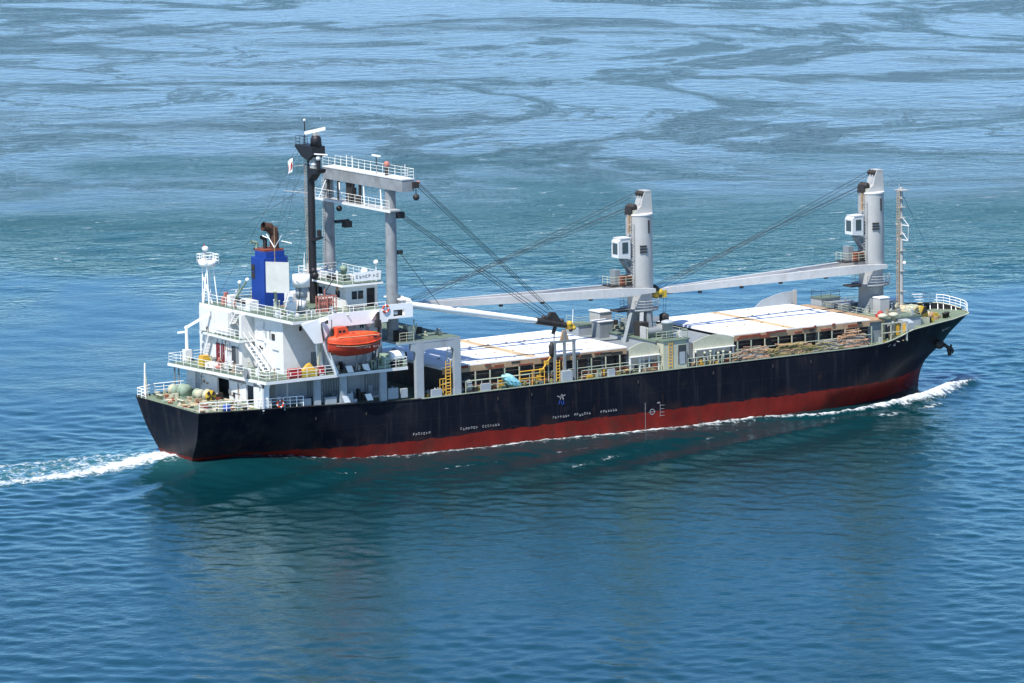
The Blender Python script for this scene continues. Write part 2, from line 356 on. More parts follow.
def sea_mat():
    M = bpy.data.materials.new('sea_water'); M.use_nodes = True; n = M.node_tree.nodes; L = M.node_tree.links
    b = n['Principled BSDF']; tc = n.new('ShaderNodeTexCoord'); P = tc.outputs['Object']
    def inp(sock, v):
        if isinstance(v, tuple): sock.default_value = (*v, 1) if len(sock.default_value) == 4 else v
        elif isinstance(v, (int, float)): sock.default_value = v
        else: L.new(v, sock)
    def noise(scale, vec=None, det=5, ro=.6, dist=0., rot=0., off=(0, 0, 0)):
        mp = n.new('ShaderNodeMapping'); mp.inputs['Scale'].default_value = vec or (1, 1, 1); mp.inputs['Rotation'].default_value[2] = rot
        mp.inputs['Location'].default_value = off
        L.new(P, mp.inputs[0]); q = n.new('ShaderNodeTexNoise'); q.inputs['Scale'].default_value = scale
        q.inputs['Detail'].default_value = det; q.inputs['Roughness'].default_value = ro; q.inputs['Distortion'].default_value = dist
        L.new(mp.outputs[0], q.inputs['Vector']); return q.outputs['Fac']
    def rg(v, a, b_, c=0., d=1., smooth=True):
        r = n.new('ShaderNodeMapRange'); r.interpolation_type = 'SMOOTHSTEP' if smooth else 'LINEAR'
        r.inputs['From Min'].default_value = a; r.inputs['From Max'].default_value = b_
        r.inputs['To Min'].default_value = c; r.inputs['To Max'].default_value = d; L.new(v, r.inputs['Value']); return r.outputs[0]
    def op(o, a, b_=0.):
        k = n.new('ShaderNodeMath'); k.operation = o; inp(k.inputs[0], a); inp(k.inputs[1], b_); return k.outputs[0]
    def mix(f, a, b_):
        k = n.new('ShaderNodeMix'); k.data_type = 'RGBA'; inp(k.inputs['Factor'], f); inp(k.inputs['A'], a); inp(k.inputs['B'], b_); return k.outputs['Result']
    # run of the current: distance across the strait
    dt = n.new('ShaderNodeVectorMath'); dt.operation = 'DOT_PRODUCT'; L.new(P, dt.inputs[0]); dt.inputs[1].default_value = (fw.x/math.cos(PIT), fw.y/math.cos(PIT), 0)
    off = CAMP.x*fw.x/math.cos(PIT)+CAMP.y*fw.y/math.cos(PIT)
    T = op('SUBTRACT', dt.outputs['Value'], off)
    Tw = op('ADD', T, op('MULTIPLY', op('SUBTRACT', noise(.013, det=6, ro=.62, dist=.8), .5), 300.))
    slick = rg(Tw, 670., 800.)                                        # beyond the race: smooth upwelling boils
    # eddy edges: thin rough seams between the boils
    v1 = noise(.0075, det=8, ro=.62, dist=.7, off=(31, 7, 0)); seam = rg(op('ABSOLUTE', op('SUBTRACT', v1, .5)), .0, .05, 1., 0.)
    v2 = noise(.019, det=8, ro=.65, dist=.7, off=(3, 17, 0)); seam2 = rg(op('ABSOLUTE', op('SUBTRACT', v2, .47)), .0, .035, .8, 0.)
    patch = rg(noise(.0085, det=9, ro=.66, dist=.6, off=(9, 2, 0)), .53, .72)
    seams = op('MAXIMUM', op('MAXIMUM', seam, op('MULTIPLY', seam2, rg(noise(.006, off=(5, 5, 0)), .42, .6))), patch)
    nearpatch = rg(noise(.02, det=5, ro=.6, dist=.6, off=(70, 20, 0)), .35, .68, .55, 1.25)
    rough = op('ADD', op('MULTIPLY', slick, op('ADD', op('MULTIPLY', seams, .70), .17)), op('MULTIPLY', op('SUBTRACT', 1., slick), nearpatch))
    race = op('MULTIPLY', rg(Tw, 570., 660.), op('SUBTRACT', 1., rg(Tw, 680., 840.)))
    rough = op('MAXIMUM', rough, op('MULTIPLY', race, .8))
    far = op('MAXIMUM', rg(T, 680., 840., .04, 1.), op('MULTIPLY', race, .5))                                  # nearer in the mesh itself carries the waves
    # ripples, three octaves of slope
    h1 = noise(.42, (1, 1.25, 1), 3, .6, .5, .6); h2 = noise(1.25, (1, 1.3, 1), 4, .65, .6, .35); h3 = noise(.16, (1, 1.2, 1), 2, .5, .4, .8)
    bp3 = n.new('ShaderNodeBump'); bp3.inputs['Distance'].default_value = 2.2; inp(bp3.inputs['Strength'], op('MULTIPLY', op('MULTIPLY', rough, far), .9)); L.new(h3, bp3.inputs['Height'])
    bp1 = n.new('ShaderNodeBump'); bp1.inputs['Distance'].default_value = 1.5; inp(bp1.inputs['Strength'], op('MULTIPLY', op('MULTIPLY', rough, far), .95)); L.new(h1, bp1.inputs['Height']); L.new(bp3.outputs[0], bp1.inputs['Normal'])
    bp2 = n.new('ShaderNodeBump'); bp2.inputs['Distance'].default_value = .55; inp(bp2.inputs['Strength'], op('MULTIPLY', op('MULTIPLY', rough, rg(T, 610., 790., .13, 1.)), .80)); L.new(h2, bp2.inputs['Height']); L.new(bp1.outputs[0], bp2.inputs['Normal'])
    # body colour of the water: blue-green, greener and milkier where it is churned
    at = n.new('ShaderNodeAttribute'); at.attribute_name = 'foam'; ch = n.new('ShaderNodeAttribute'); ch.attribute_name = 'churn'
    body = mix(rg(noise(.011, det=3, off=(2, 40, 0)), .35, .65), (.0018, .027, .033), (.0026, .036, .045))
    body = mix(op('MULTIPLY', race, .8), body, (.004, .050, .066))
    body = mix(op('MULTIPLY', ch.outputs['Fac'], .8), body, (.03, .13, .14))
    L.new(body, b.inputs['Base Color']); b.inputs['Specular IOR Level'].default_value = 0
    gl = n.new('ShaderNodeBsdfGlossy'); inp(gl.inputs['Color'], mix(slick, (.68, .865, .93), (.76, .85, .95))); L.new(bp2.outputs[0], gl.inputs['Normal'])
    fr = n.new('ShaderNodeFresnel'); fr.inputs['IOR'].default_value = 1.333; L.new(bp2.outputs[0], fr.inputs['Normal'])
    wm = n.new('ShaderNodeMixShader'); L.new(op('MULTIPLY', fr.outputs[0], op('SUBTRACT', 1., op('MULTIPLY', race, .42))), wm.inputs[0]); L.new(b.outputs[0], wm.inputs[1]); L.new(gl.outputs[0], wm.inputs[2])
    inp(gl.inputs['Roughness'], rg(T, 560., 760., .03, .11)); b.inputs['IOR'].default_value = 1.333
    L.new(bp2.outputs[0], b.inputs['Normal'])
    # foam: attribute broken up by two scales of noise; small whitecaps in the race
    fn = noise(.9, det=8, ro=.75, dist=.8); fn2 = noise(3.2, det=6, ro=.7)
    fb = op('ADD', op('MULTIPLY', op('SUBTRACT', fn, .5), 1.7), op('ADD', op('MULTIPLY', op('SUBTRACT', fn2, .5), .75), .5))
    F = rg(op('SUBTRACT', at.outputs['Fac'], fb), -.12, .26)
    wc = op('MULTIPLY', op('MULTIPLY', rg(noise(.16, (1, 2.2, 1), 9, .8, .5, rot=-1.0), .60, .68), race), .8)
    wc2 = op('MULTIPLY', rg(noise(.10, (1, 2.4, 1), 10, .85, .6, rot=-1.0, off=(13, 5, 0)), .67, .72), .5)
    F = op('MAXIMUM', F, op('MAXIMUM', wc, wc2))
    fd = n.new('ShaderNodeBsdfDiffuse'); inp(fd.inputs['Color'], (.62, .66, .67))
    fbp = n.new('ShaderNodeBump'); fbp.inputs['Distance'].default_value = .25; fbp.inputs['Strength'].default_value = .8; L.new(fb, fbp.inputs['Height']); L.new(fbp.outputs[0], fd.inputs['Normal'])
    ms = n.new('ShaderNodeMixShader'); L.new(F, ms.inputs[0]); L.new(wm.outputs[0], ms.inputs[1]); L.new(fd.outputs[0], ms.inputs[2])
    L.new(ms.outputs[0], n['Material Output'].inputs['Surface'])
    return M
me.materials.append(sea_mat())
# ------------------------------------------------------------------ the ship (x from stern to bow, y to port, z up)
ship = thing('cargo_ship', 'black hulled cargo ship with white deckhouse under way across the strait', 'cargo ship')
LV = [  # z, outline (x, half breadth)
 (-4.0, [(6, .6), (10, 2.2), (15, 4.4), (20, 6.4), (26, 7.9), (34, 8.6), (76, 8.6), (86, 6.9), (92, 5.0), (98, 2.6), (101, 1.2), (103.3, 0)]),
 (.2, [(1.3, 2.6), (8.5, 3.6), (13.3, 5.7), (18, 7.9), (24, 9.2), (30, 9.3), (80, 9.3), (87, 8.4), (92.3, 6.8), (98.3, 3.8), (101, 2.1), (103.7, 0)]),
 (1.88, [(.9, 4.0), (7.8, 5.0), (12.8, 6.6), (18.2, 8.3), (24, 9.25), (30, 9.3), (82, 9.3), (88, 8.9), (91, 8.4), (96.5, 6.0), (100.3, 3.7), (104.4, 0)]),
 (4.4, [(.45, 6.0), (8, 7.0), (13, 7.9), (18, 8.8), (24, 9.3), (30, 9.3), (84, 9.3), (91, 8.75), (96, 7.4), (100, 5.5), (104, 3.0), (107.6, 0)]),
 (None, [(0, 7.35), (2.5, 7.75), (7, 8.2), (12.6, 8.6), (18, 8.95), (24, 9.3), (30, 9.3), (86, 9.3), (91, 9.05), (95.5, 8.55), (98.7, 7.7), (101.6, 6.75), (104.6, 5.6), (106.5, 4.5), (108.4, 3.4), (109.9, 1.75), (110.4, 0)])]
def sheer(x): return pchip([0, 12, 20, 28, 88, 91.5, 94, 96.5, 104, 110.5], [7.34, 7.02, 6.72, 6.48, 6.48, 6.62, 7.1, 7.72, 7.9, 7.9], x)
su = np.concatenate([np.linspace(0, .3, 28)[:-1], np.linspace(.3, .78, 22)[:-1], 1-.22*(1-np.linspace(0, 1, 34))**1.0*(1-np.linspace(0, 1, 34)*0)])
su = np.unique(np.concatenate([su, 1-.03*(1-np.linspace(0, 1, 12))**2]))
curves = []
for z, pl in LV:
    xs = [p[0] for p in pl]; x = xs[0]+su*(xs[-1]-xs[0])
    y = pchip(xs, [p[1] for p in pl], x)
    # round the nose: half breadth falls like a square root at the stem
    e = np.clip((xs[-1]-x)/3.0, 0, 1); y = np.maximum(y, 0)
    curves.append((x, y, np.full_like(x, z) if z is not None else sheer(x)))
kz = np.linspace(0, 1, 26); H = []
for j in range(len(su)):
    zs = [c[2][j] for c in curves]; zz = zs[0]+(zs[-1]-zs[0])*kz
    H.append(np.stack([pchip(zs, [c[0][j] for c in curves], zz), pchip(zs, [c[1][j] for c in curves], zz), zz], -1))
H = np.array(H)                                          # [station, level, xyz], port side
mb = MB(); ns, nl = H.shape[:2]
vs_ = [tuple(p) for p in H.reshape(-1, 3)]+[(p[0], -p[1], p[2]) for p in H.reshape(-1, 3)]; N0 = ns*nl
fs_ = []
for j in range(ns-1):
    for k in range(nl-1):
        a, b, c, d = j*nl+k, (j+1)*nl+k, (j+1)*nl+k+1, j*nl+k+1
        fs_.append((a, b, c, d)); fs_.append((N0+d, N0+c, N0+b, N0+a))
mb.add(vs_, fs_, HULL, True)
tr = []
for k in range(nl): tr += [tuple(H[0, k])]
mb.add([tuple(H[0, k]) for k in range(nl)]+[(H[0, k][0], -H[0, k][1], H[0, k][2]) for k in range(nl)],
       [(k, k+1, nl+k+1, nl+k) for k in range(nl-1)], HULL)
hull = mb.build('hull', ship)
# rubbing strake, sheer cap and scuppers stand on the hull
SH = H[:, -1, :]                                         # sheer line, port
mb = MB()
for s_ in (1, -1):
    pts = [(p[0], s_*(p[1]+.01), p[2]+.03) for p in SH]
    for a, b in zip(pts[:-1], pts[1:]):
        if a[0] < 94: mb.beam(a, b, .14, .09, DARK if a[0] < 26 else GRAIL)
        else: mb.beam(a, b, .16, .08, CREAM)
mb.build('sheer_cap', ship)
def deck_z(x): return sheer(x)-.06
mb = MB(); P_ = [(p[0], max(p[1]-.05, .02), float(deck_z(p[0]))) for p in SH if p[0] < 110.2]
vs_ = []
for p in P_: vs_ += [p, (p[0], 0, p[2]+.08), (p[0], -p[1], p[2])]
mb.add(vs_, [f for i in range(len(P_)-1) for f in ((3*i, 3*i+3, 3*i+4, 3*i+1), (3*i+1, 3*i+4, 3*i+5, 3*i+2))], MDECK)
mb.build('main_deck', ship)
# bulwark on the port bow, with its stays and rail; the starboard side is open
BWP = [(p[0]-.1, max(p[1]-.12, 0), p[2], p[2]+.68*min(1, max(0, (p[0]-103)/2))*(.22+.78*min(1, p[1]/3))) for p in SH if p[0] > 103.4]
mb = MB(); vs_ = []
for x, y, z0, z1 in BWP: vs_ += [(x, y, z0-.05), (x, y, z1), (x+.1, y+.1, z1), (x+.1, y+.1, z0-.05)]
mb.add(vs_, [(4*i+j, 4*i+4+j, 4*i+4+(j+1) % 4, 4*i+(j+1) % 4) for i in range(len(BWP)-1) for j in range(4)], BLACK)
mb.path([(x+.05, y+.05, z1+.03) for x, y, z0, z1 in BWP], .09, CREAM, n=6)
mb.build('bow_bulwark', ship)
last = None
for x, y, z0, z1 in BWP:
    q = V((x, y, 0))
    if x < 101 or y < .5 or (last is not None and (q-last).length < .6): continue
    last = q; mb = MB(); mb.beam((x-.08, y-.08, z1-.08), (x-.6, y-.8, z0+.0), .08, .08, WHITE2); mb.build('bulwark_stay', ship)
pp = [V((x+.05, y+.05, z1+.05)) for x, y, z0, z1 in BWP if x > 105.6]; ppx = [pp[0]]
for p in pp[1:]:
    if (p-ppx[-1]).length > 1.2: ppx.append(p)
mb = MB(); mb.rail([tuple(p) for p in ppx]+[(110.1, -.9, 8.1), (109.4, -2.3, 8.0)], WHITE2, h=1.05, step=1.0, r=.045, bars=3)
mb.build('bow_railing', ship)

# hull marks: tiny stencilled words, draught and load line marks, an emblem, all illegibly small
def strokes(mb, x, z, wd, h, y, M):
    """one stencilled letter made of a few strokes on the starboard plating"""
    k = rng.integers(0, 6); t = wd*.28
    def bar(a, b, c, d): mb.box(a, b, y-.012, y, c, d, M)
    bar(x, x+t, z, z+h)
    if k in (0, 1, 4): bar(x+t, x+wd, z+h-.28*h, z+h)
    if k in (1, 2, 5): bar(x+t, x+wd, z, z+.28*h)
    if k in (0, 3, 5): bar(x+wd-t, x+wd, z+.28*h, z+.72*h)
    if k in (2, 3, 4): bar(x+t, x+wd, z+.4*h, z+.62*h)
def word(mb, x, z, n_, y=-9.325, wd=.22, h=.27, M=None):
    for i in range(n_): strokes(mb, x+i*wd*1.55, z+.03*rng.normal(), wd*rng.uniform(.7, 1), h, y, M or MARK)
def hy(x, z):                                            # starboard plating at x, z
    j = int(np.argmin(abs(H[:, -4, 0]-x))); return -float(pchip(H[j, :, 2], H[j, :, 1], [z])[0])
for x, z, n_ in ((25.8, 2.45, 7), (32.0, 2.42, 7), (34.9, 2.42, 7), (44.3, 2.45, 7), (47.2, 2.45, 7), (50.8, 2.45, 7)):
    mb = MB(); word(mb, x, z, n_); mb.build('stencilled_mark', hull)
mb = MB()                                                # load line disc and marks
mb.box(56.93, 56.98, -9.33, -9.318, -.2, 3.0, MARK)
mb.add([(57.9+.42*math.cos(t)*r_, -9.33, 1.85+.42*math.sin(t)*r_) for r_ in (.85, .62) for t in np.linspace(0, 2*math.pi, 20, False)],
       [(i, (i+1) % 20, 20+(i+1) % 20, 20+i) for i in range(20)], MARK)
mb.box(57.4, 58.4, -9.34, -9.33, 1.82, 1.87, MARK)
mb.box(59.0, 59.05, -9.33, -9.318, 1.2, 2.7, MARK)
for z_ in (1.25, 1.65, 2.05, 2.45): mb.box(59.0, 59.6, -9.34, -9.33, z_, z_+.055, MARK)
mb.box(58.6, 59.0, -9.34, -9.33, 2.75, 2.9, MARK)
mb.build('load_line_mark', hull)
mb = MB()                                                # emblem: a white figure with spread limbs and a blue tail
for a, b, w_ in (((44.9, 4.75), (45.7, 4.95), .30), ((45.2, 4.75), (44.5, 5.0), .16), ((45.6, 4.9), (46.25, 5.05), .18), ((45.3, 4.8), (45.15, 4.3), .16),
                 ((45.65, 4.85), (45.8, 4.2), .18), ((45.4, 4.9), (45.55, 5.25), .2)):
    mb.beam((a[0], -9.322, a[1]), (b[0], -9.322, b[1]), .02, w_, MARK)
for a, b in (((45.1, 4.2), (44.8, 3.4)), ((45.8, 4.1), (45.9, 3.3)), ((45.3, 3.9), (45.6, 3.2))):
    mb.beam((a[0], -9.322, a[1]), (b[0], -9.322, b[1]), .02, .14, BLUED)
mb.v = [(45.5+(x-45.4)*.62, y, 4.75+(z-4.6)*.6) for x, y, z in mb.v]
mb.build('emblem', hull)
for x, z, n_ in ((92.3, 6.1, 3), (103.0, 6.6, 8)):
    mb = MB()
    for i in range(n_):
        xx = x+i*.42*(1 if n_ == 3 else .8); strokes(mb, xx, z, .28, .42, hy(xx, z)-.06, MARK)
    mb.build('bow_name', hull)
mb = MB()                                                # scuppers and pipes down the side
for x in (14, 20, 37, 41.5, 56, 66.5, 75, 80.5): mb.tube((x, hy(x, 5.6)-.02, 5.7), (x, hy(x, 5.4)-.06, 5.35), .09, DARK, n=6)
mb.build('scupper', hull)
# anchor tucked under the flare
mb = MB()
mb.ball((103.4, -4.3, 5.0), .9, DARK, 1.1, .7, .8)
mb.beam((104.0, -4.7, 5.0), (105.6, -4.6, 4.1), .5, .45, DARK)
mb.beam((104.7, -5.3, 3.5), (106.3, -3.8, 3.9), .55, .5, DARK); mb.ball((106.2, -3.9, 3.75), .5, DARK)
mb.beam((104.7, -5.3, 3.5), (104.2, -5.5, 4.4), .3, .3, DARK); mb.beam((106.3, -3.8, 3.9), (105.9, -4.2, 4.7), .3, .3, DARK)
mb.v = [(103.6+(x-103.4)*.72, -4.2+(y+4.3)*.72, 4.75+(z-5)*.8) for x, y, z in mb.v]; mb.build('anchor', ship)

# ---- hatches
def hatch(x0, x1, joints, name, zt=9.54, hw=8.12):
    mb = MB()
    mb.box(x0, x1, -hw, hw, 9.22, zt, HATCH)
    o = mb.build(name, ship)
    for s_ in (-1, 1):
        e = MB(); y0, y1 = sorted((s_*(hw-.02), s_*(hw+.06)))
        e.box(x0+.05, x1-.05, y0, y1, 8.72, 9.40, HEDGE)
        x = x0+.4
        while x < x1-1.5:
            wv = rng.uniform(.3, 1.9)
            if rng.random() < .62: zr = 9.05+rng.uniform(-.3, .2); e.box(x, min(x+wv, x1-.2), *(sorted((s_*(hw+.06), s_*(hw+.10+rng.uniform(0, .14))))), zr, zr+rng.uniform(.12, .38), RUST if rng.random() < .75 else DARK)
            x += wv*rng.uniform(.4, 1)+rng.uniform(.0, .5)
        e.build('hatch_edge', o)
    t = MB()
    for xj in joints:
        t.box(xj-.62, xj+.62, -hw+.1, hw-.1, zt+.002, zt+.03, TAN)
        t.box(xj-.05, xj+.05, -hw+.1, hw-.1, zt+.03, zt+.05, HEDGE)
    t.build('cover_joint', o)
    p = MB()
    n_ = max(4, int((x1-x0)/2.4))
    for i in range(1, n_):                               # panel seams, lifting eyes
        xx = x0+(x1-x0)*i/n_
        p.box(xx-.02, xx+.02, -hw+.2, hw-.2, zt+.002, zt+.012, PGREY)
        for yy in (-hw+1.1, -2.7, 2.7, hw-1.1):
            if rng.random() < .8: p.box(xx+.3, xx+.55, yy-.1, yy+.1, zt, zt+.09, HEDGE)
    p.build('panel_seam', o)
    c = MB()                                             # coaming under the cover
    c.box(x0+.2, x1-.2, -hw+.55, hw-.55, 6.5, 9.2, COAM)
    x = x0+.8
    while x < x1:
        for s_ in (-1, 1): c.prism([(s_*(hw-.55), 6.6), (s_*(hw-.1), 6.6), (s_*(hw-.3), 8.6), (s_*(hw-.55), 9.0)], 'x', x-.06, x+.06, DARK if rng.random() < .5 else DGREY)
        x += 1.9
    c.build('coaming', ship)
    x = x0+.3; sm = {}
    for M in (GRAIL, HEDGE, CREAM):
        st = MB(); st.box(-.055, .055, -.055, .055, 0, 2.27, M); q = st.build('stanchion', ship); q.hide_render = False; sm[M] = q
    used = set()
    while x < x1+.1:
        for s_ in (-1, 1):
            M = (GRAIL, HEDGE, CREAM, GRAIL, CREAM)[rng.integers(0, 5)]
            if M in used: q = sm[M].copy(); col.objects.link(q)
            else: q = sm[M]; used.add(M)
            q.location = (x, s_*8.45, 6.45)
        x += 1.95
    for s_ in (-1, 1):
        for yy, z, r, M in ((8.45, 7.75, .05, GRAIL), (8.45, 7.2, .035, RUST), (8.05, 8.3, .09, DARK)):
            st = MB(); st.tube((x0, s_*yy, z), (x1, s_*yy, z), r, M, n=5); st.build('guard_pipe', ship)
    return o
hatch(30.4, 55.3, (42.6,), 'hatch_cover')
hatch(70.3, 90.1, (78.7,), 'hatch_cover')
# low-arched coaming end plates and the posts under them
def end_plate(xa, xb, xc):
    mb = MB(); s_ = -8.35
    n_ = 10; top = [(xa+(xb-xa)*i/n_, 9.0+.85*math.sin(math.pi*(.12+.80*i/n_))**1.0) for i in range(n_+1)]
    if xc: top = [(xa+xb-u, v) for u, v in top][::-1]
    mb.prism([(xa, 8.35), (xb, 8.35)]+top[::-1], 'y', s_-.06, s_+.06, CREAM)
    mb.box(xa, xb, s_-.4, s_+.1, 8.28, 8.36, WHITE)
    k = int((xb-xa)/1.15)
    for i in range(k+1):
        x = xa+.1+(xb-xa-.2)*i/k; mb.box(x-.07, x+.07, s_-.12, s_+.12, 6.45, 8.3, WHITE)
    mb.build('coaming_end', ship)
    mb = MB(); mb.ladder((xa+1.7, s_-.1, 6.5), (xa+1.7, s_-.1, 8.3), (.28, 0, 0), WHITE, step=.36, r=.05); mb.build('ladder', ship)
    mb = MB(); mb.box(xa, xb, -7.7, 7.7, 6.4, 9.0, DGREY); mb.build('coaming', ship)
end_plate(55.45, 59.6, 0); end_plate(64.4, 70.1, 1)
mb = MB(); mb.box(90.2, 92.4, -7.6, 7.6, 6.4, 9.1, DGREY); mb.box(90.2, 92.6, -7.9, 7.9, 9.1, 9.3, HEDGE); mb.build('coaming', ship)

# ---- the two deck cranes on their mast houses
def crane(x0, dz, tipx, tipz, cab):
    """pedestal and turning tower; boom laid aft along the hatch"""
    mb = MB()
    mb.lathe([(1.95, 6.4), (1.85, 9.0), (1.55, 10.4), (1.5, 11.9), (1.75, 12.35+dz)], (x0, 0, 0), DGREY, n=24)
    ped = mb.build('deck_crane', ship)
    mb = MB()
    mb.lathe([(2.3, 12.3+dz), (2.3, 12.5+dz)], (x0-.1, 0, 0), DGREY, n=20)
    mb.box(x0-3.6, x0-1.6, -.9, .9, 12.3+dz, 12.5+dz, DARK)
    pts = [(x0+2.3*math.cos(t), 2.3*math.sin(t), 12.5+dz) for t in np.linspace(-2.4, 2.4, 11)]
    mb.rail(pts, GREY, h=1.0, step=2, r=.035); mb.build('slewing_platform', ped)
    mb = MB()
    n_ = 28; rings = []
    def sec(z, r, flat, cx=0.):                          # round tower with a flat after face
        out = []
        for i in range(n_):
            t = 2*math.pi*i/n_; out.append((x0+cx+max(r*math.cos(t), -flat), r*math.sin(t)*(1.0), z))
        return out
    for z, r, fl in ((12.5+dz, 1.45, 1.45), (14.2, 1.5, 1.5), (14.8, 1.62, 1.62), (19, 1.6, 1.62), (23.5, 1.55, 1.6)): rings.append(sec(z, r, fl))
    mb.rings(rings, GREY)
    mb.rings([sec(23.46, 1.62, 1.66), sec(23.62, 1.62, 1.66)], WHITE)
    mb.prism([(x0-1.3, 23.6), (x0+1.45, 23.6), (x0+1.3, 26.1), (x0+.45, 26.2), (x0+.15, 25.6), (x0-.1, 24.5)], 'y', -.7, .7, GREY)
    mb.box(x0+.4, x0+1.3, -.72, .72, 26.1, 26.25, GREY)
    tower = mb.build('tower', ped)
    mb = MB()                                            # sheaves at the head
    for yy in (-.5, 0, .5):
        mb.lathe([(.42, -.07), (.42, .07)], (x0-1.0, yy, 24.4), DARK, 'y', 14); mb.lathe([(.33, -.07), (.33, .07)], (x0+.2, yy, 25.9), DARK, 'y', 14)
    mb.beam((x0-1.5, 0, 23.5), (x0-1.4, 0, 24.5), 1.2, .25, DARK); mb.beam((x0+.1, 0, 24.6), (x0+.3, 0, 25.9), 1.2, .12, DARK); mb.beam((x0-1.66, -.5, 21.4), (x0-1.62, -.5, 23.5), .25, .4, HEDGE); mb.box(x0-1.25, x0-.3, -.6, .6, 23.6, 24.1, CREAM)
    mb.build('head_sheave', ped)
    mb = MB()                                            # louvre and slot, starboard-aft side
    for i in range(3):
        t = math.radians(-112+6); c = V((x0+1.63*math.cos(t), 1.63*math.sin(t), 19.9-i*.34)); d_ = V((-math.sin(t), math.cos(t), 0))
        mb.beam(c-d_*.42, c+d_*.42, .14, .2, DARK)
    mb.build('louvre', ped); mb = MB()
    t = math.radians(-78); mb.box(x0+1.6*math.cos(t)-.09, x0+1.6*math.cos(t)+.09, 1.6*math.sin(t)-.04, 1.6*math.sin(t)+.1, 21.4, 22.9, DARK)
    mb.build('vent_slot', ped)
    mb = MB(); mb.ladder((x0-1.65, -.95, 14.9), (x0-1.65, -.95, 23.3), (0, .24, 0), GREY, r=.035)
    for z in np.arange(15.5, 23, 1): mb.tube((x0-1.62, -.95, z), (x0-2.0, -.7, z), .025, GREY, n=4)
    mb.build('ladder', ped)
    mb = MB()                                            # operator's cab on brackets
    cx, cy = x0-2.75, -.35
    mb.prism([(cx-.85, 18.7), (cx+.8, 18.5), (cx+.8, 20.85), (cx-.45, 20.95), (cx-.85, 20.6)], 'y', cy-.75, cy+.75, LGREY)
    mb.box(cx-.6, cx+.9, cy-.8, cy+.8, 20.9, 21.02, LGREY)
    mb.beam((cx, cy, 18.4), (x0-1.5, cy, 16.8), .9, .25, DGREY); mb.beam((cx+.6, cy, 18.45), (x0-1.3, cy, 18.3), 1.2, .2, GREY)
    cb = mb.build('operator_cab', ped)
    mb = MB(); mb.box(cx-.35, cx+.45, cy-.78, cy-.745, 19.2, 20.5, CABGLASS); mb.box(cx-.87, cx-.83, cy-.5, cy+.5, 19.1, 20.4, CABGLASS)
    mb.build('cab_window', ped)
    mb = MB()                                            # machinery on the after landing over the boom foot
    mb.box(x0-4.6, x0-1.5, -1.0, 1.0, 15.35, 15.5, DARK); mb.box(x0-3.0, x0-1.7, -.9, .2, 15.5, 16.5, RUST); mb.box(x0-3.6, x0-2.9, -.3, .8, 15.5, 17.2, DGREY)
    mb.tube((x0-2.2, -1, 15.9), (x0-2.2, 1, 15.9), .42, DARK, n=12)
    mb.rail([(x0-4.5, 1, 15.5), (x0-4.5, -1, 15.5), (x0-1.6, -1, 15.5)], CREAM, h=1.0, step=.9, r=.03); mb.build('winch_landing', ped)
    mb = MB()                                            # boom: two tapered box legs that meet at the head
    r0 = V((x0+.4, 0, 14.65)); tip = V((tipx, 0, tipz-.35))
    for s_ in (-1, 1):
        a = r0+V((.5, s_*1.85, 0)); b_ = r0.lerp(tip, .12)+V((0, s_*1.8, 0)); c = r0.lerp(tip, .93)+V((0, s_*.34, 0))
        mb.beam(a, b_, .5, .45, BOOMP, h2=1.05); mb.beam(b_, c, .5, 1.05, BOOMP, w2=.36, h2=.72)
    for f_ in (.32, .58, .80, .92): 
        p = r0.lerp(tip, f_); wd = 1.85-1.45*f_; mb.beam(p+V((0, -wd, 0)), p+V((0, wd, 0)), .3, .35, GREY)
    mb.beam(r0.lerp(tip, .91), tip, .95, .75, BOOMP, w2=.7, h2=.5)
    bm = mb.build('boom', ped)
    mb = MB()
    for yy in (-.28, 0, .28): mb.lathe([(.42, -.06), (.42, .06)], (tip.x+.2, yy, tip.z+.45), DARK, 'y', 14)
    mb.box(tip.x-.4, tip.x+.7, -.45, -.36, tip.z-.2, tip.z+.6, DARK); mb.box(tip.x-.4, tip.x+.7, .36, .45, tip.z-.2, tip.z+.6, DARK)
    for f_ in (.25, .45, .62, .8): p = r0.lerp(tip, f_); mb.box(p.x-.2, p.x+.2, -1.75+1.3*f_, -1.45+1.3*f_, p.z-.75, p.z-.5, DARK)
    mb.build('boom_head', ped)
    mb = MB()
    for yy in (-.5, .5):
        mb.tube((x0-1.2, yy, 24.3), (tip.x+.2, yy*.5, tip.z+.45), .028, WIRE, n=4)
        mb.tube((x0+.2, yy, 26.1), (tip.x+2.2, yy*.9, tip.z+.5), .028, WIRE, n=4)
    mb.tube((x0-1.1, 0, 24.6), (tip.x+.4, 0, tip.z+.8), .024, WIRE, n=4)
    mb.build('hoist_wire', ped)
    return ped, tip
cr1, tip1 = crane(62.6, 0, 30.6, 15.9, 1)
cr2, tip2 = crane(96.4, 0, 64.3, 14.55, 1)
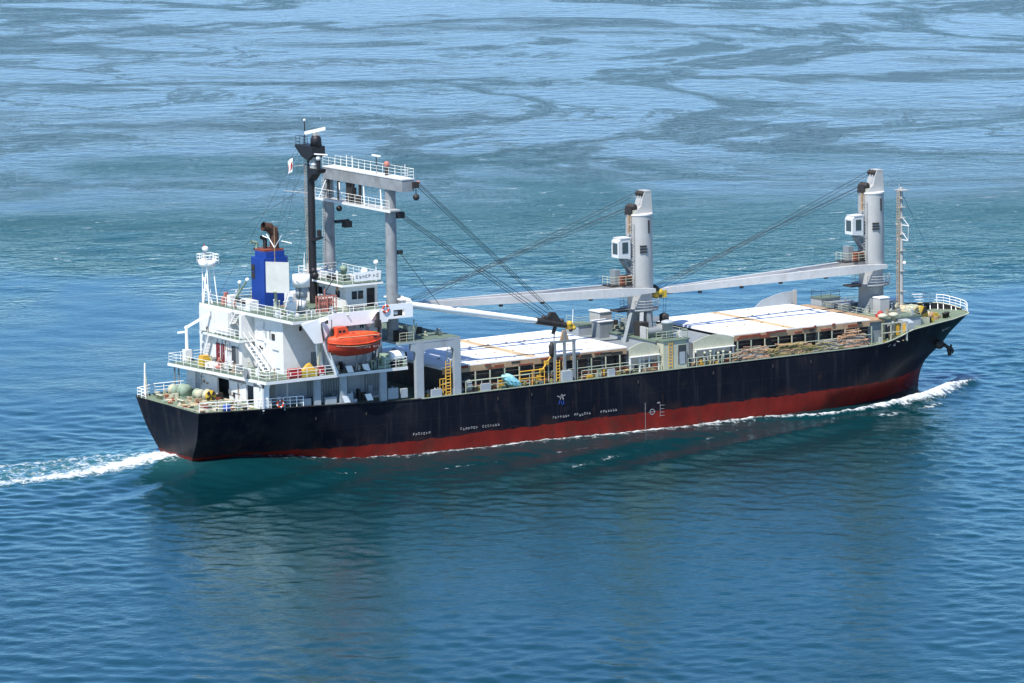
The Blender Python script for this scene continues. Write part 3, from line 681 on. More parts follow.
# hook blocks
def hook(ped, tip, dx, body):
    mb = MB(); x = tip.x+dx
    mb.box(x-.6, x+.9, -.5, .5, tip.z-.75, tip.z+.1, YELLOW); mb.ball((x+.1, -.2, tip.z-.1), .45, YELLOW); mb.beam((x+.6, 0, tip.z-.3), (x+2.0, 0, tip.z-.35), .4, .25, DARK)
    mb.ball((x-.7, -.35, tip.z-.35), .4, YELLOWG); mb.box(x-.2, x+.2, -.52, -.48, tip.z-.7, tip.z-.35, DARK)
    mb.build('hook_block', ped)
    if body:
        mb = MB(); zz = tip.z-body
        mb.tube((x+.8, .1, tip.z-.4), (x+.8, .1, zz+.5), .025, WIRE, n=4); mb.tube((x+1.3, .1, tip.z-.4), (x+1.0, .1, zz+.5), .025, WIRE, n=4)
        mb.lathe([(.15, .75), (.55, .55), (.6, -.1), (.35, -.55), (.12, -.9)], (x+.9, .1, zz), DARK, n=12); mb.tube((x+.9, .1, zz-.8), (x+.9, .1, zz-1.5), .08, DARK, n=6)
        mb.build('cargo_hook', ped)
hook(cr2, tip2, .9, 3.4)

# ---- mast houses
def box_part(name, x0, x1, y0, y1, z0, z1, M, top=None, parent=None, rails=None):
    mb = MB(); mb.box(x0, x1, y0, y1, z0, z1, M)
    if top: mb.box(x0-.12, x1+.12, y0-.12, y1+.12, z1, z1+.1, top)
    if rails: mb.rail([(x0, y0, z1+.1), (x1, y0, z1+.1), (x1, y1, z1+.1), (x0, y1, z1+.1), (x0, y0, z1+.1)], rails, h=.95, r=.03)
    return mb.build(name, parent or ship)
mh = box_part('mast_house', 59.6, 64.3, -7.6, 7.6, 6.4, 9.55, PGREY, GREEN)
box_part('mast_house', 59.75, 63.0, -9.05, -7.7, 6.45, 9.75, CREAM, GREEN)
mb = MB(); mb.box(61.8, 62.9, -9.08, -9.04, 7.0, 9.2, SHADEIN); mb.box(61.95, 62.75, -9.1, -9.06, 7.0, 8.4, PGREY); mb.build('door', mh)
mb = MB(); mb.ladder((60.7, -9.12, 6.6), (60.7, -9.12, 9.8), (.24, 0, 0), YELLOWG, r=.04); mb.build('ladder', mh)
mb = MB(); mb.lathe([(.62, 9.8), (.62, 11.5), (.75, 11.5), (.75, 11.75), (.3, 11.9)], (61.8, -6.9, 0), PGREY, n=16); mb.build('ventilator', ship)
mb = MB(); mb.box(57.2, 59.5, 4.9, 7.6, 9.0, 10.2, PGREY); mb.box(57.1, 59.6, 4.8, 7.7, 10.2, 10.3, GREEN); mb.rail([(57.2, 7.5, 10.3), (57.2, 5, 10.3), (59.5, 5, 10.3)], GRAIL, h=.9, r=.03); mb.build('deck_locker', ship)
mb = MB(); mb.box(59.9, 61.6, 4.4, 6.6, 9.6, 11.6, GREY); mb.box(59.8, 61.7, 4.3, 6.7, 11.6, 11.7, WHITE); mb.build('deck_locker', ship)
mb = MB(); mb.box(58.2, 60.0, 1.9, 3.6, 8.5, 10.9, DGREY); mb.box(58.1, 60.1, 1.8, 3.7, 10.9, 11.0, WHITE); mb.build('deck_locker', ship)
mb = MB(); mb.box(60.3, 61.4, -3.6, -2.1, 9.6, 11.3, DARK); mb.tube((60.0, -4.6, 10.3), (62.4, -4.6, 10.3), .5, DGREY, n=12); mb.box(59.9, 60.1, -5.2, -4.0, 9.6, 11, GREY); mb.box(62.3, 62.5, -5.2, -4.0, 9.6, 11, GREY)
mb.build('cargo_winch', ship)
mb = MB()
for a, b in (((60.4, -1.5, 12.2), (58.9, -2.2, 8.9)), ((61.6, -1.9, 12.2), (60.6, -3.2, 9.5)), ((62.4, -2.0, 12.2), (62.4, -2.6, 9.6))): mb.beam(a, b, .45, .3, DGREY)
mb.rail([(59.8, -7.5, 9.65), (64.2, -7.5, 9.65), (64.2, 7.5, 9.65)], GRAIL, h=1, r=.035); mb.build('pedestal_bracket', ship)
mb = MB(); mb.prism([(64.6, 9.4), (70, 9.4), (70, 10.0), (67, 10.3), (64.6, 10.2)], 'y', 6.9, 7.05, PGREY); mb.build('hatch_screen', ship)
# fore mast house, lockers
box_part('mast_house', 93.0, 99.2, -6.2, 6.0, 6.6, 8.9, PGREY, GREEN, rails=GRAIL)
mb = MB(); mb.box(92.8, 95.6, 5.2, 7.4, 8.4, 10.2, PGREY); mb.box(92.7, 95.7, 5.1, 7.5, 10.2, 10.3, GREEN); mb.rail([(92.8, 7.3, 10.3), (92.8, 5.3, 10.3), (95.6, 5.3, 10.3)], DARK, h=.8, r=.03); mb.build('deck_locker', ship)
mb = MB(); mb.box(93.4, 96.2, 1.8, 5.0, 8.4, 9.9, DGREY); mb.build('deck_locker', ship)
mb = MB(); mb.box(95.2, 96.6, -3.4, -2.0, 9.0, 11.0, GREY); mb.box(95.15, 96.65, -3.45, -1.95, 11.0, 11.1, WHITE2); mb.build('deck_locker', ship)
mb = MB(); mb.prism([(84.8, 9.55), (91.0, 9.55), (90.6, 11.1), (88.8, 11.05), (86.0, 10.4)], 'y', 8.0, 8.12, PGREY); mb.box(90.6, 91.1, 7.96, 8.16, 9.0, 11.2, GREY); mb.build('hatch_screen', ship)
mb = MB(); mb.box(92.6, 93.6, -6.9, -5.9, 9.3, 9.7, REDP); mb.ball((93.1, -6.2, 9.75), .33, REDP); mb.build('red_valve', ship)
# forward gallows with vents at the break of the hatch
mb = MB()
for x in (92.4, 94.0):
    mb.lathe([(.28, 6.6), (.28, 9.5), (.62, 9.5), (.6, 9.8), (.25, 9.95)], (x, -7.6, 0), CREAM, n=14)
for x in (91.6, 92.9, 95.2): mb.box(x-.06, x+.06, -8.6, -8.5, 6.6, 8.9, CREAM)
mb.box(91.5, 95.4, -8.62, -8.48, 8.8, 8.92, CREAM); mb.box(91.5, 95.4, -8.62, -8.48, 7.7, 7.8, CREAM); mb.build('ventilator', ship)
mb = MB()
mb.prism([(-7.9, 7.6), (-7.9, 8.5), (-7.0, 8.8), (-5.9, 8.8), (-5.9, 7.6)], 'x', 95.7, 96.9, PGREY); mb.build('deck_locker', ship)
# windlass and mooring winches
def winch(x, y, z, r, ln, drum, side, sidey, rope=True, yellow=False, name='mooring_winch'):
    mb = MB()
    mb.lathe([(r*.55, -ln/2), (r*.55, ln/2)], (x, y, z), ROPE if rope else drum, 'y', 18)
    mb.lathe([(r*.72, -ln*.42), (r*.76, -ln*.3), (r*.71, -ln*.15), (r*.77, 0), (r*.70, ln*.15), (r*.75, ln*.3), (r*.70, ln*.42)], (x, y, z), ROPE if rope else drum, 'y', 18, False)
    for s_, M in ((-1, side), (1, drum)):
        c = y+s_*ln/2; mb.lathe([(r, -.07), (r, .07)], (x, c, z), M, 'y', 20)
    mb.box(x-r*.9, x+r*.9, y-ln/2-.3, y+ln/2+.3, z-r-.35, z-r*.75, drum)
    mb.box(x+r*.2, x+r*1.0, y+ln/2+.1, y+ln/2+.9, z-r, z+r*.4, drum)
    if yellow:
        c = y-ln/2-.09
        for t in (0.3, 1.87, 3.44, 5.01):
            mb.add([(x, c-.03, z)]+[(x+r*.98*math.cos(t+k*.785/3), c-.03, z+r*.98*math.sin(t+k*.785/3)) for k in range(4)], [(0, 1, 2), (0, 2, 3), (0, 3, 4)], DARK)
    return mb.build(name, ship)
winch(100.9, -.9, 8.55, 1.15, 2.2, CREAM, CREAM, 0, True)
winch(100.6, -3.7, 8.6, 1.2, 1.0, CREAM, YELLOW, 0, True, True)
winch(102.9, -3.2, 8.2, .6, .8, CREAM, HEDGE, 0, True)
winch(100.9, 2.2, 8.6, 1.0, 1.8, CREAM, CREAM, 0, True)
mb = MB(); mb.box(100.9, 101.9, -5.3, -4.6, 7.8, 8.3, YELLOW); mb.box(99.0, 100.7, -6.0, -5.0, 7.8, 8.5, CREAM); mb.build('windlass_motor', ship)
mb = MB()
mb.rings([[(99.6+u*2.4, 1.0+v*1.6, z_) for u, v in ((0, 0), (1, 0), (1, 1), (0, 1))] for z_ in (9.0, 9.75)], WHITE2, smooth=False); mb.box(99.8, 101.8, 1.2, 2.4, 7.7, 9.0, GREY); mb.box(99.5, 102.1, .9, 2.7, 9.75, 9.9, WHITE2); mb.build('deck_locker', ship)
for x, y in ((100.2, -5.6), (101.0, -5.5), (104.6, -3.9), (105.4, -3.4), (105.5, 2.9), (106.2, 2.2)): mb = MB(); mb.lathe([(.26, 7.8), (.26, 8.4), (.34, 8.4), (.34, 8.5)], (x, y, 0), DARK, n=12); mb.build('bollard', ship)
# foremast
mb = MB()
mb.tube((100.9, 0, 6.9), (100.95, 0, 18.5), .36, GREY, r2=.28, n=12); mb.tube((100.95, 0, 18.5), (101.0, 0, 23.8), .26, GREY, r2=.2, n=10)
mb.ladder((100.45, 0, 9.0), (100.55, 0, 23.6), (0, .24, 0), HEDGE, r=.05)
for z in (11, 13.5, 16, 18, 20, 21.3, 22.4): mb.box(100.6, 101.35, -.42, .42, z, z+.12, GREY); mb.tube((101.3, .3, z), (101.3, .3, z+.9), .07, HEDGE, n=5)
for z, l in ((19.2, 1.6), (17.4, 1.4)):
    mb.beam((100.95, -l, z), (100.95, l, z), .1, .12, WHITE); mb.beam((100.95, -l, z), (101.0, -.1, z+1.0), .06, .06, WHITE)
mb.tube((100.95, 1.4, 17.4), (100.95, 1.5, 19.2), .03, WHITE, n=4); mb.tube((100.95, -1.4, 17.4), (100.95, -1.5, 19.2), .03, WHITE, n=4)
mb.box(100.5, 101.6, -.8, .8, 23.4, 23.5, GREY); mb.tube((101.0, .4, 22), (101.0, .4, 24.1), .03, GREY, n=4)
for y in (-.75, .75): mb.ball((100.9, y, 14.6), .22, WHITE2)
fm = mb.build('foremast', ship)
mb = MB(); mb.tube((101, -1.3, 19.0), (107.0, 3.0, 9.2), .03, WHITE, n=4); mb.tube((101, 0, 23.2), (109, 0, 9.0), .02, WIRE, n=4); mb.build('stay_wire', fm)
# ------------------------------------------------------------------ deckhouse
PY = 9.7; SY = -9.15                                     # deck edges, port and starboard
mb = MB()                                                # main block and tiers
mb.box(11.7, 24.0, -6.0, 6.2, 6.6, 16.25, WHITE)
mb.box(11.4, 13.2, -6.02, .4, 10.3, 16.25, WHITE)        # stair tower, starboard aft
mb.box(10.0, 11.7, .9, 1.4, 10.3, 16.25, WHITE)
mb.box(9.8, 11.7, 3.6, 6.4, 13.6, 16.25, WHITE)          # casing by the port side opening
mb.box(9.9, 10.1, 7.0, PY+.8, 10.27, 16.25, WHITE)        # port end screen, full height, and its return
mb.box(10.1, 16.0, PY+.6, PY+.8, 10.27, 16.25, WHITE)
mb.box(9.9, 11.7, 1.4, 7.0, 10.3, 13.25, WHITE)          # boat deck house, after wall
mb.prism([(10.0, 16.25), (10.0, 13.6), (10.15, 13.6), (10.3, 16.25)], 'y', 6.4, 7.0, WHITE)
house = mb.build('deckhouse', ship)
# after screen of the poop tier: wall with openings
mb = MB()
segs = [(9.2, 7.14), (5.98, 2.0), (-.75, -4.6), (-6.3, -8.3)]
for a, b in segs: mb.box(7.4, 7.6, b, a, 6.95, 9.95, WHITE)
mb.box(7.4, 7.6, -8.3, 9.2, 9.45, 9.95, WHITE)
for a, b in ((2.0, -.75), (-4.6, -6.3)): mb.box(7.4, 7.6, b, a, 6.95, 7.2, WHITE)
mb.box(7.6, 12.5, 8.75, 8.9, 7.0, 9.95, WHITE)
mb.box(10.3, 11.69, -6.0, 8.6, 6.95, 9.95, PGREY)
mb.build('after_screen', house)
mb = MB(); mb.box(7.45, 7.55, 5.98, 7.14, 7.0, 9.45, PGREY); mb.box(7.42, 7.45, 6.9, 7.0, 8.0, 8.1, DARK); mb.build('door', house)
for y in (6.65, 5.55):
    mb = MB(); mb.box(9.86, 9.9, y-.85, y, 10.45, 12.55, WINE); mb.box(9.83, 9.86, y-.75, y-.65, 11.4, 11.55, MARK); mb.build('door', house)
mb = MB(); mb.box(9.84, 9.9, 1.5, 3.0, 10.5, 12.6, SHADEIN); mb.box(9.82, 9.84, 1.5, 2.0, 10.5, 12.6, DGREY); mb.build('door', house)  # dark sheet on the wall paints the shade of an open doorway
mb = MB(); mb.box(11.34, 11.4, -4.2, -3.5, 13.9, 14.6, DARK); mb.build('window', house)
# starboard side of the house: doors, ports, ribs
for x, z, wd, h in ((13.6, 15.0, .35, .5), (15.2, 10.6, .75, 1.9), (17.6, 11.9, .5, .5), (19.4, 11.9, .5, .5), (21.4, 11.9, .5, .5), (23.0, 10.6, .8, 1.9), (17.6, 14.6, .5, .5), (19.4, 14.6, .5, .5), (21.4, 14.6, .5, .5)):
    mb = MB(); mb.box(x-wd/2, x+wd/2, -6.05, -6.0, z, z+h, GLASS if h < 1 else DGREY); mb.box(x-wd/2-.06, x+wd/2+.06, -6.03, -6.002, z-.06, z+h+.06, WHITE); mb.build('window' if h < 1 else 'door', house)
mb = MB()
for i in range(16): mb.box(14.3+i*.33, 14.45+i*.33, -6.12, -6.0, 7.4, 9.7, DGREY)
mb.build('wall_rib', house); mb = MB()
for i in range(7): mb.box(21.6+i*.33, 21.75+i*.33, -6.12, -6.0, 7.4, 9.7, DGREY)
mb.build('wall_rib', house)
mb = MB(); mb.box(11.9, 23.9, -6.03, -6.005, 6.9, 9.94, PGREY); mb.build('passage_shade_liner', house)  # thin liner paints the passage's deep shade onto the house wall
# decks
mb = MB()
mb.prism([(5.3, PY), (7.4, SY), (25.4, SY), (25.4, PY)], 'z', 9.95, 10.27, WHITE); mb.prism([(5.4, PY-.08), (7.5, SY+.08), (25.3, SY+.08), (25.3, PY-.08)], 'z', 10.27, 10.31, GREEN)
bd = mb.build('boat_deck', house)
mb = MB(); mb.box(9.4, 11.7, .4, PY-.05, 13.25, 13.5, WHITE); mb.box(9.5, 11.7, .5, PY-.15, 13.5, 13.54, GREEN); mb.build('upper_boat_deck', house)
mb = MB()
mb.prism([(10.0, PY+.9), (10.9, SY), (24.2, SY), (24.2, 6.5), (17, PY+.9)], 'z', 16.25, 16.56, WHITE)
mb.prism([(10.1, PY+.8), (11.0, SY+.1), (24.1, SY+.1), (24.1, 6.4), (17, PY+.8)], 'z', 16.56, 16.6, GREEN)
br = mb.build('bridge_deck', house)
mb = MB()                                                # starboard wing: fascia, V plate, end box
mb.box(15.9, 22.9, SY-.1, SY-.005, 15.55, 17.05, WHITE2)
mb.prism([(11.9, 16.2), (15.9, 17.0), (15.9, 15.6), (14.5, 13.95), (13.5, 13.95)], 'y', SY-.09, SY+.0, WHITE2)
mb.build('wing_fascia', house)
mb = MB()
for x0, x1, z0, z1 in ((22.9, 23.6, 15.8, 17.4), (25.0, 26.1, 15.8, 17.4), (23.6, 25.0, 15.8, 16.05), (23.6, 25.0, 16.75, 17.4)): mb.box(x0, x1, SY-.12, SY, z0, z1, WHITE2)
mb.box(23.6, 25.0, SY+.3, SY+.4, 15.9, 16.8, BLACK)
mb.box(25.95, 26.1, SY, -4.3, 15.8, 17.5, WHITE2); mb.box(22.9, 26.1, SY, -4.3, 15.8, 16.0, WHITE)
mb.prism([(SY, 17.5), (-4.3, 17.5), (-4.3, 18.3), (-5.5, 18.1), (SY, 17.6)], 'x', 25.9, 26.05, WHITE2)
mb.box(25.2, 26.5, -8.2, -4.2, 17.55, 17.68, WHITE2)
mb.build('bridge_wing', house)
mb = MB(); mb.box(22.9, 26.1, 4.4, PY, 15.9, 16.56, WHITE); mb.box(25.95, 26.1, 4.4, PY, 16.5, 17.7, WHITE2); mb.build('bridge_wing', house)
# wheelhouse
mb = MB()
mb.box(20.4, 24.5, -4.35, 4.8, 16.5, 19.15, WHITE); wh = mb.build('wheelhouse', ship)
mb = MB(); mb.box(19.6, 24.9, -4.95, 5.2, 19.15, 19.36, WHITE2); mb.box(19.7, 24.8, -4.85, 5.1, 19.36, 19.4, GREEN); mb.build('monkey_deck', wh)
for y in (-2.6, 1.2): mb = MB(); mb.box(20.36, 20.4, y-.45, y+.45, 17.7, 18.5, GLASS); mb.box(20.34, 20.36, y-.55, y+.55, 17.62, 17.7, WHITE2); mb.build('window', wh)
for x in (21.5, 22.3): mb = MB(); mb.box(x-.32, x+.32, -4.4, -4.35, 17.6, 18.5, GLASS); mb.build('window', wh)
mb = MB(); mb.box(23.1, 24.1, -4.4, -4.35, 16.7, 18.7, BLACK); mb.build('door', wh)
for i in range(8): mb = MB(); mb.box(24.5, 24.54, -4.0+i*1.07, -3.2+i*1.07, 17.6, 18.6, GLASS); mb.build('window', wh)
mb = MB(); mb.box(20.5, 24.4, -4.42, -4.36, 16.6, 16.75, DARK); mb.build('kick_plate', wh)
# rails
def rail_part(name, pts, parent, M=RAIL, **k): mb = MB(); mb.rail(pts, M, **k); return mb.build(name, parent)
rail_part('railing', [(19.8, 5.1, 19.4), (19.8, -4.85, 19.4), (24.75, -4.85, 19.4)], wh, h=1.1, step=1.3)
rail_part('railing', [(24.75, -4.85, 19.4), (24.75, 5, 19.4), (19.8, 5, 19.4)], wh, h=1.1, step=1.3)
rail_part('railing', [(11.1, -4.6, 16.6), (10.3, PY+.75, 16.6), (16.8, PY+.75, 16.6)], house, h=1.05, step=1.6)
rail_part('railing', [(11.1, -4.6, 16.6), (11.1, SY+.06, 16.6), (16, SY+.06, 16.6)], house, h=1.05, step=1.4)
rail_part('railing', [(15.9, SY+.06, 17.0), (22.7, SY+.06, 17.0)], house, h=.75, step=1.4, bars=2)
rail_part('railing', [(10.3, SY+.05, 10.3), (7.5, SY+.05, 10.3), (5.45, PY-.05, 10.3), (16, PY-.05, 10.3)], house, h=1.05, step=1.5)
rail_part('railing', [(10.3, SY+.05, 10.3), (16.0, SY+.05, 10.3)], house, h=1.05, step=1.2)
rail_part('railing', [(22.5, SY+.05, 10.3), (25.3, SY+.05, 10.3), (25.3, -6, 10.3)], house, h=1.05, step=1.2)
rail_part('railing', [(9.5, .5, 13.54), (9.5, 6.6, 13.54)], house, h=1.0, step=1.1)
# name board on the monkey deck rail
mb = MB(); mb.box(21.2, 24.6, -4.98, -4.92, 19.65, 20.65, WHITE2)
for i, x in enumerate((21.4, 21.85, 22.25, 22.6, 23.0, 23.6, 24.05)): strokes(mb, x, 19.98, .24, .36, -4.985, DGREY)
mb.build('name_board', wh)
# monkey deck fittings
mb = MB(); mb.lathe([(.3, 19.4), (.28, 20.5), (.45, 20.5), (.4, 21.0), (.15, 21.15)], (21.6, -1.9, 0), GREENP, n=12); mb.build('compass_binnacle', wh)
mb = MB(); mb.lathe([(.35, 19.4), (.35, 20.2)], (23.4, -3.4, 0), WHITE2); mb.ball((23.4, -3.4, 20.45), .42, WHITE2); mb.tube((24.4, -4.3, 19.4), (24.4, -4.3, 21.3), .05, WHITE2, n=5); mb.ball((24.4, -4.3, 21.5), .28, WHITE2); mb.build('antenna', wh)
mb = MB(); mb.box(20.1, 22.4, 1.6, 4.6, 19.4, 20.1, WHITE); mb.box(20.6, 21.4, -.9, .3, 19.4, 19.9, DARK)
for x, y, h in ((20.2, 4.4, 2.6), (20.0, 3.4, 1.6), (20.4, 4.9, 1.9)): mb.tube((x, y, 19.4), (x, y, 19.4+h), .035, WHITE2, n=4)
mb.build('antenna', wh)
# radar mast
mx_, my_ = 19.9, 2.0
mb = MB()
mb.tube((mx_, my_, 16.6), (mx_, my_, 33.9), .44, BLACK, r2=.40, n=14)
mb.prism([(my_+2.1, 34.15), (my_+2.0, 34.4), (my_-1.9, 34.4), (my_-1.9, 33.5), (my_-.7, 32.8), (my_+.6, 33.1)], 'x', mx_-.8, mx_+.8, BLACK)
mb.prism([(my_-.3, 30.4), (my_-.3, 31.9), (my_-2.5, 31.9), (my_-2.3, 31.5), (my_-1.2, 31.2)], 'x', mx_-.55, mx_+.55, BLACK)
mb.prism([(my_-.3, 23.6), (my_-.3, 24.0), (my_-1.9, 24.3), (my_-1.9, 24.05)], 'x', mx_-.3, mx_+.3, BLACK)
rm = mb.build('radar_mast', ship)
mb = MB(); mb.lathe([(.65, 34.3), (.6, 35.3), (.35, 35.6)], (mx_, my_-1.3, 0), BLACK, n=14); mb.box(mx_-.3, mx_+.3, my_-1.6, my_-1.0, 35.4, 35.9, GREY)
mb.beam((mx_-1.0, my_-.55, 35.85), (mx_+.9, my_-1.9, 36.35), .35, .32, WHITE2); mb.build('radar_scanner', rm)
mb = MB(); mb.box(mx_-.4, mx_+.4, my_-1.5, my_-.5, 31.9, 33.2, GREY); mb.box(mx_-.45, mx_+.45, my_-1.55, my_-.45, 32.3, 32.5, WHITE2); mb.tube((mx_, my_-1.8, 31.9), (mx_, my_-1.8, 33.5), .25, BLACK, n=8); mb.ball((mx_-.1, my_-1.9, 33.1), .28, WHITE2)
mb.beam((mx_-.6, my_-1.9, 33.6), (mx_+.6, my_-2.8, 33.5), .15, .12, WHITE2); mb.build('radar_scanner', rm)
mb = MB(); mb.tube((mx_, my_+1.2, 34.4), (mx_, my_+1.2, 37.0), .07, BLACK, n=5); mb.ball((mx_, my_+1.2, 37.1), .14, WHITE2); mb.build('mast_light', rm); mb = MB()
mb.rail([(mx_-.7, my_+2, 34.4), (mx_-.7, my_-.6, 34.4)], BLACK, h=1.0, step=.8, r=.03); mb.build('mast_railing', rm); mb = MB(); mb.box(mx_-.2, mx_+.2, my_-1.75, my_-1.4, 24.3, 25.0, DARK); mb.build('mast_light', rm); mb = MB(); mb.ball((mx_-.5, my_-1.0, 20.4), .4, BLACK); mb.ball((mx_-.4, my_-1.1, 19.9), .45, BLACK); mb.build('mast_lamp', rm)
mb = MB(); mb.ladder((mx_-.3, my_+.6, 20), (mx_-.3, my_+.75, 33.2), (.0, .2, 0), HEDGE, r=.03); mb.build('ladder', rm)
mb = MB()
for a, b in (((mx_, my_+2, 34.1), (11.0, 8.5, 17)), ((mx_, my_+.5, 33.0), (14.5, 7.5, 17)), ((mx_, my_+1.9, 34.1), (18.5, 8.5, 17)), ((mx_, my_-1.5, 31.2), (12, -5.0, 17)), ((mx_, my_, 30), (10.6, 9.2, 23))): mb.tube(a, b, .018, WIRE, n=3)
mb.build('stay_wire', rm)
mb = MB(); mb.tube((mx_, my_+.3, 29.0), (mx_-.8, my_+4.6, 28.9), .05, GREY, n=4); mb.build('mast_yard', rm); mb = MB(); mb.tube((mx_, my_+.3, 29.6), (mx_-.3, my_+2.4, 29.2), .03, GREY, n=4); mb.build('mast_yard', rm); mb = MB(); mb.tube((mx_, my_+.3, 32.2), (mx_-.3, my_+3.5, 31.7), .04, GREY, n=4); mb.build('mast_yard', rm)
# funnel
mb = MB()
mb.prism([(13.8, 5.2), (14.2, 5.7), (17.1, 5.7), (17.4, 5.2), (17.4, 3.2), (17.0, 2.8), (14.1, 2.8), (13.8, 3.1)], 'z', 16.58, 22.0, BLUE)
mb.prism([(14.2, 5.0), (14.5, 5.4), (16.8, 5.4), (17.1, 4.9), (17.1, 3.4), (16.8, 3.0), (14.5, 3.0), (14.2, 3.3)], 'z', 22.0, 22.7, BLUE)
fn_ = mb.build('funnel', ship)
mb = MB(); mb.box(13.77, 13.81, 4.35, 5.15, 19.6, 21.2, DARK); mb.box(13.74, 13.77, 4.5, 5.0, 20.3, 20.45, BLUE); mb.build('louvre', fn_)
def pipe(pts, r, M): 
    mb = MB(); mb.path(pts, r, M, n=10)
    for p in pts[1:-1]: mb.ball(p, r*1.02, M)
    return mb.build('exhaust_pipe', fn_)
pipe([(16.1, 3.9, 22.6), (16.1, 3.9, 24.6), (15.5, 3.9, 25.3), (14.7, 3.9, 25.5)], .52, EXH)
pipe([(15.3, 4.6, 22.6), (15.3, 4.6, 24.0), (14.8, 4.6, 24.2)], .24, DARK)
pipe([(14.6, 5.3, 22.6), (14.6, 5.3, 23.5), (13.9, 5.3, 23.7)], .18, GREENP)
pipe([(16.7, 4.8, 22.6), (16.7, 4.8, 24.9), (16.2, 4.8, 25.2)], .34, EXH)
mb = MB(); mb.box(14.4, 16.9, 3.2, 5.7, 22.7, 22.9, RUST); mb.build('funnel_top', fn_)
# square white board on its pole, with the forked aerial above
mb = MB(); mb.lathe([(.45, 16.6), (.2, 17.5), (.16, 19.2), (.28, 19.2), (.28, 19.5)], (11.5, -4.4, 0), GRAIL, n=12); mb.tube((11.5, -4.4, 19), (11.5, -4.4, 26.6), .06, HEDGE, r2=.04, n=6)
ap = mb.build('aerial_pole', ship)
mb = MB(); d_ = V((.62, -.78, 0)); c = V((11.6, -4.75, 20.95)); mb.beam(c-d_*1.38, c+d_*1.38, .10, 3.4, BOARD); mb.build('aerial_board', ap)
mb = MB()
for a, b in (((11.5, -4.4, 24.2), (11.9, -5.3, 25.6)), ((11.5, -4.4, 24.2), (11.2, -3.2, 25.6)), ((11.9, -5.3, 25.0), (12.2, -7.0, 24.9)), ((11.2, -3.4, 25.2), (11.0, -2.6, 25.4))): mb.tube(a, b, .05, WHITE2, n=4)
mb.build('aerial', ap)
# big mushroom ventilator and deck gear abaft the wheelhouse
mb = MB(); mb.lathe([(.5, 16.6), (.55, 18.3)], (15.2, -3.6, 0), WHITE, n=18); mb.lathe([(.66, 18.3), (.66, 19.5)], (15.2, -3.6, 0), PGREY, n=20); mb.lathe([(.95, 19.5), (.97, 20.85)], (15.2, -3.6, 0), WHITE2, n=24); mb.build('ventilator', ship)
mb = MB()
for a, b in (((14.1, -4.6, 16.6), (15.0, -3.9, 20.4)), ((16.6, -5.2, 16.6), (15.6, -4.0, 19.9)), ((17.0, -3.0, 16.6), (18.5, -5.0, 20.2))): mb.tube(a, b, .05, DARK, n=4)
mb.build('ventilator_stay', ship)
mb = MB(); mb.box(15.6, 17.0, -1.0, 1.0, 16.6, 18.4, WHITE); mb.box(13.2, 13.9, -4.6, -3.8, 16.6, 18.0, WHITE2); mb.ball((13.5, -4.2, 18.3), .3, WHITE2); mb.build('deck_locker', ship)
mb = MB()
for i in range(6): mb.tube((16.6+.28*i, -5.3, 16.7), (16.6+.28*i, -5.3, 18.2), .12, PINK, n=8)
for z in (16.9, 17.7, 18.4):
    mb.beam((16.3, -5.5, z), (18.5, -5.5, z), .06, .08, PINK); mb.beam((16.3, -4.9, z), (18.5, -4.9, z), .06, .08, PINK)
for x in (16.3, 17.4, 18.5): mb.box(x-.05, x+.05, -5.55, -5.45, 16.6, 18.5, PINK); mb.box(x-.05, x+.05, -4.95, -4.85, 16.6, 19.2 if x == 17.4 else 18.5, PINK)
mb.build('gas_bottle_rack', ship)
# port-aft light mast
mb = MB(); k0 = len(mb.v)
for sx, sy in ((-1, -1), (1, -1), (-1, 1), (1, 1)): mb.tube((10.9+sx*.55, 8.6+sy*.75, 16.6), (10.8+sx*.4, 8.75+sy*.5, 21.3), .07, WHITE2, n=5)
mb.tube((10.4, 9.2, 16.6), (10.5, 8.4, 21.3), .13, WHITE2, n=6); mb.tube((10.4, 9.1, 19.8), (10.8, 7.9, 16.6), .12, WHITE2, n=6); mb.beam((10.35, 8.0, 18.2), (10.35, 9.3, 18.2), .06, .1, WHITE2)
mb.lathe([(.9, 21.3), (1.05, 21.5), (1.05, 22.1), (.95, 22.1), (.95, 21.6)], (10.8, 8.75, 0), WHITE2, n=14); mb.rail([(10.0, 9.8, 21.6), (9.9, 7.8, 21.6), (11.7, 7.8, 21.6), (11.7, 9.8, 21.6), (10.0, 9.8, 21.6)], WHITE2, h=1.2, step=.7, r=.035)
mb.tube((10.6, 8.9, 21.6), (10.6, 8.9, 23.2), .12, GREY, n=6); mb.ball((10.6, 8.9, 23.5), .36, WHITE2); mb.tube((10.6, 9.1, 23.6), (10.6, 9.1, 24.1), .06, REDP, n=5)
mb.v = [(x-.1, y+.9, z if z < 17 else 17+(z-17)*.88) for x, y, z in mb.v]; mb.build('light_mast', ship)
# gear on the after bridge deck: stores crane and ventilators
mb = MB(); mb.box(10.9, 11.8, 4.9, 5.7, 16.6, 17.9, WHITE); mb.tube((11.4, 4.6, 17.6), (11.4, 1.8, 20.0), .13, GREENP, n=6); mb.tube((11.4, 4.3, 16.6), (11.4, 3.6, 19.4), .10, GREENP, n=6); mb.ball((11.4, 1.8, 20.0), .22, WHITE2); mb.ball((11.4, 3.6, 19.5), .22, WHITE2); mb.tube((11.3, 3.4, 18.0), (11.3, .6, 18.3), .06, DARK, n=5)
mb.box(11.0, 12.2, .8, 3.6, 16.6, 17.7, WHITE); mb.tube((11.0, 3.6, 17.6), (11.0, 2.9, 17.6), .25, DARK, n=8); mb.tube((11.0, 2.4, 17.5), (11.0, 1.6, 17.5), .25, DARK, n=8); mb.build('stores_crane', ship)
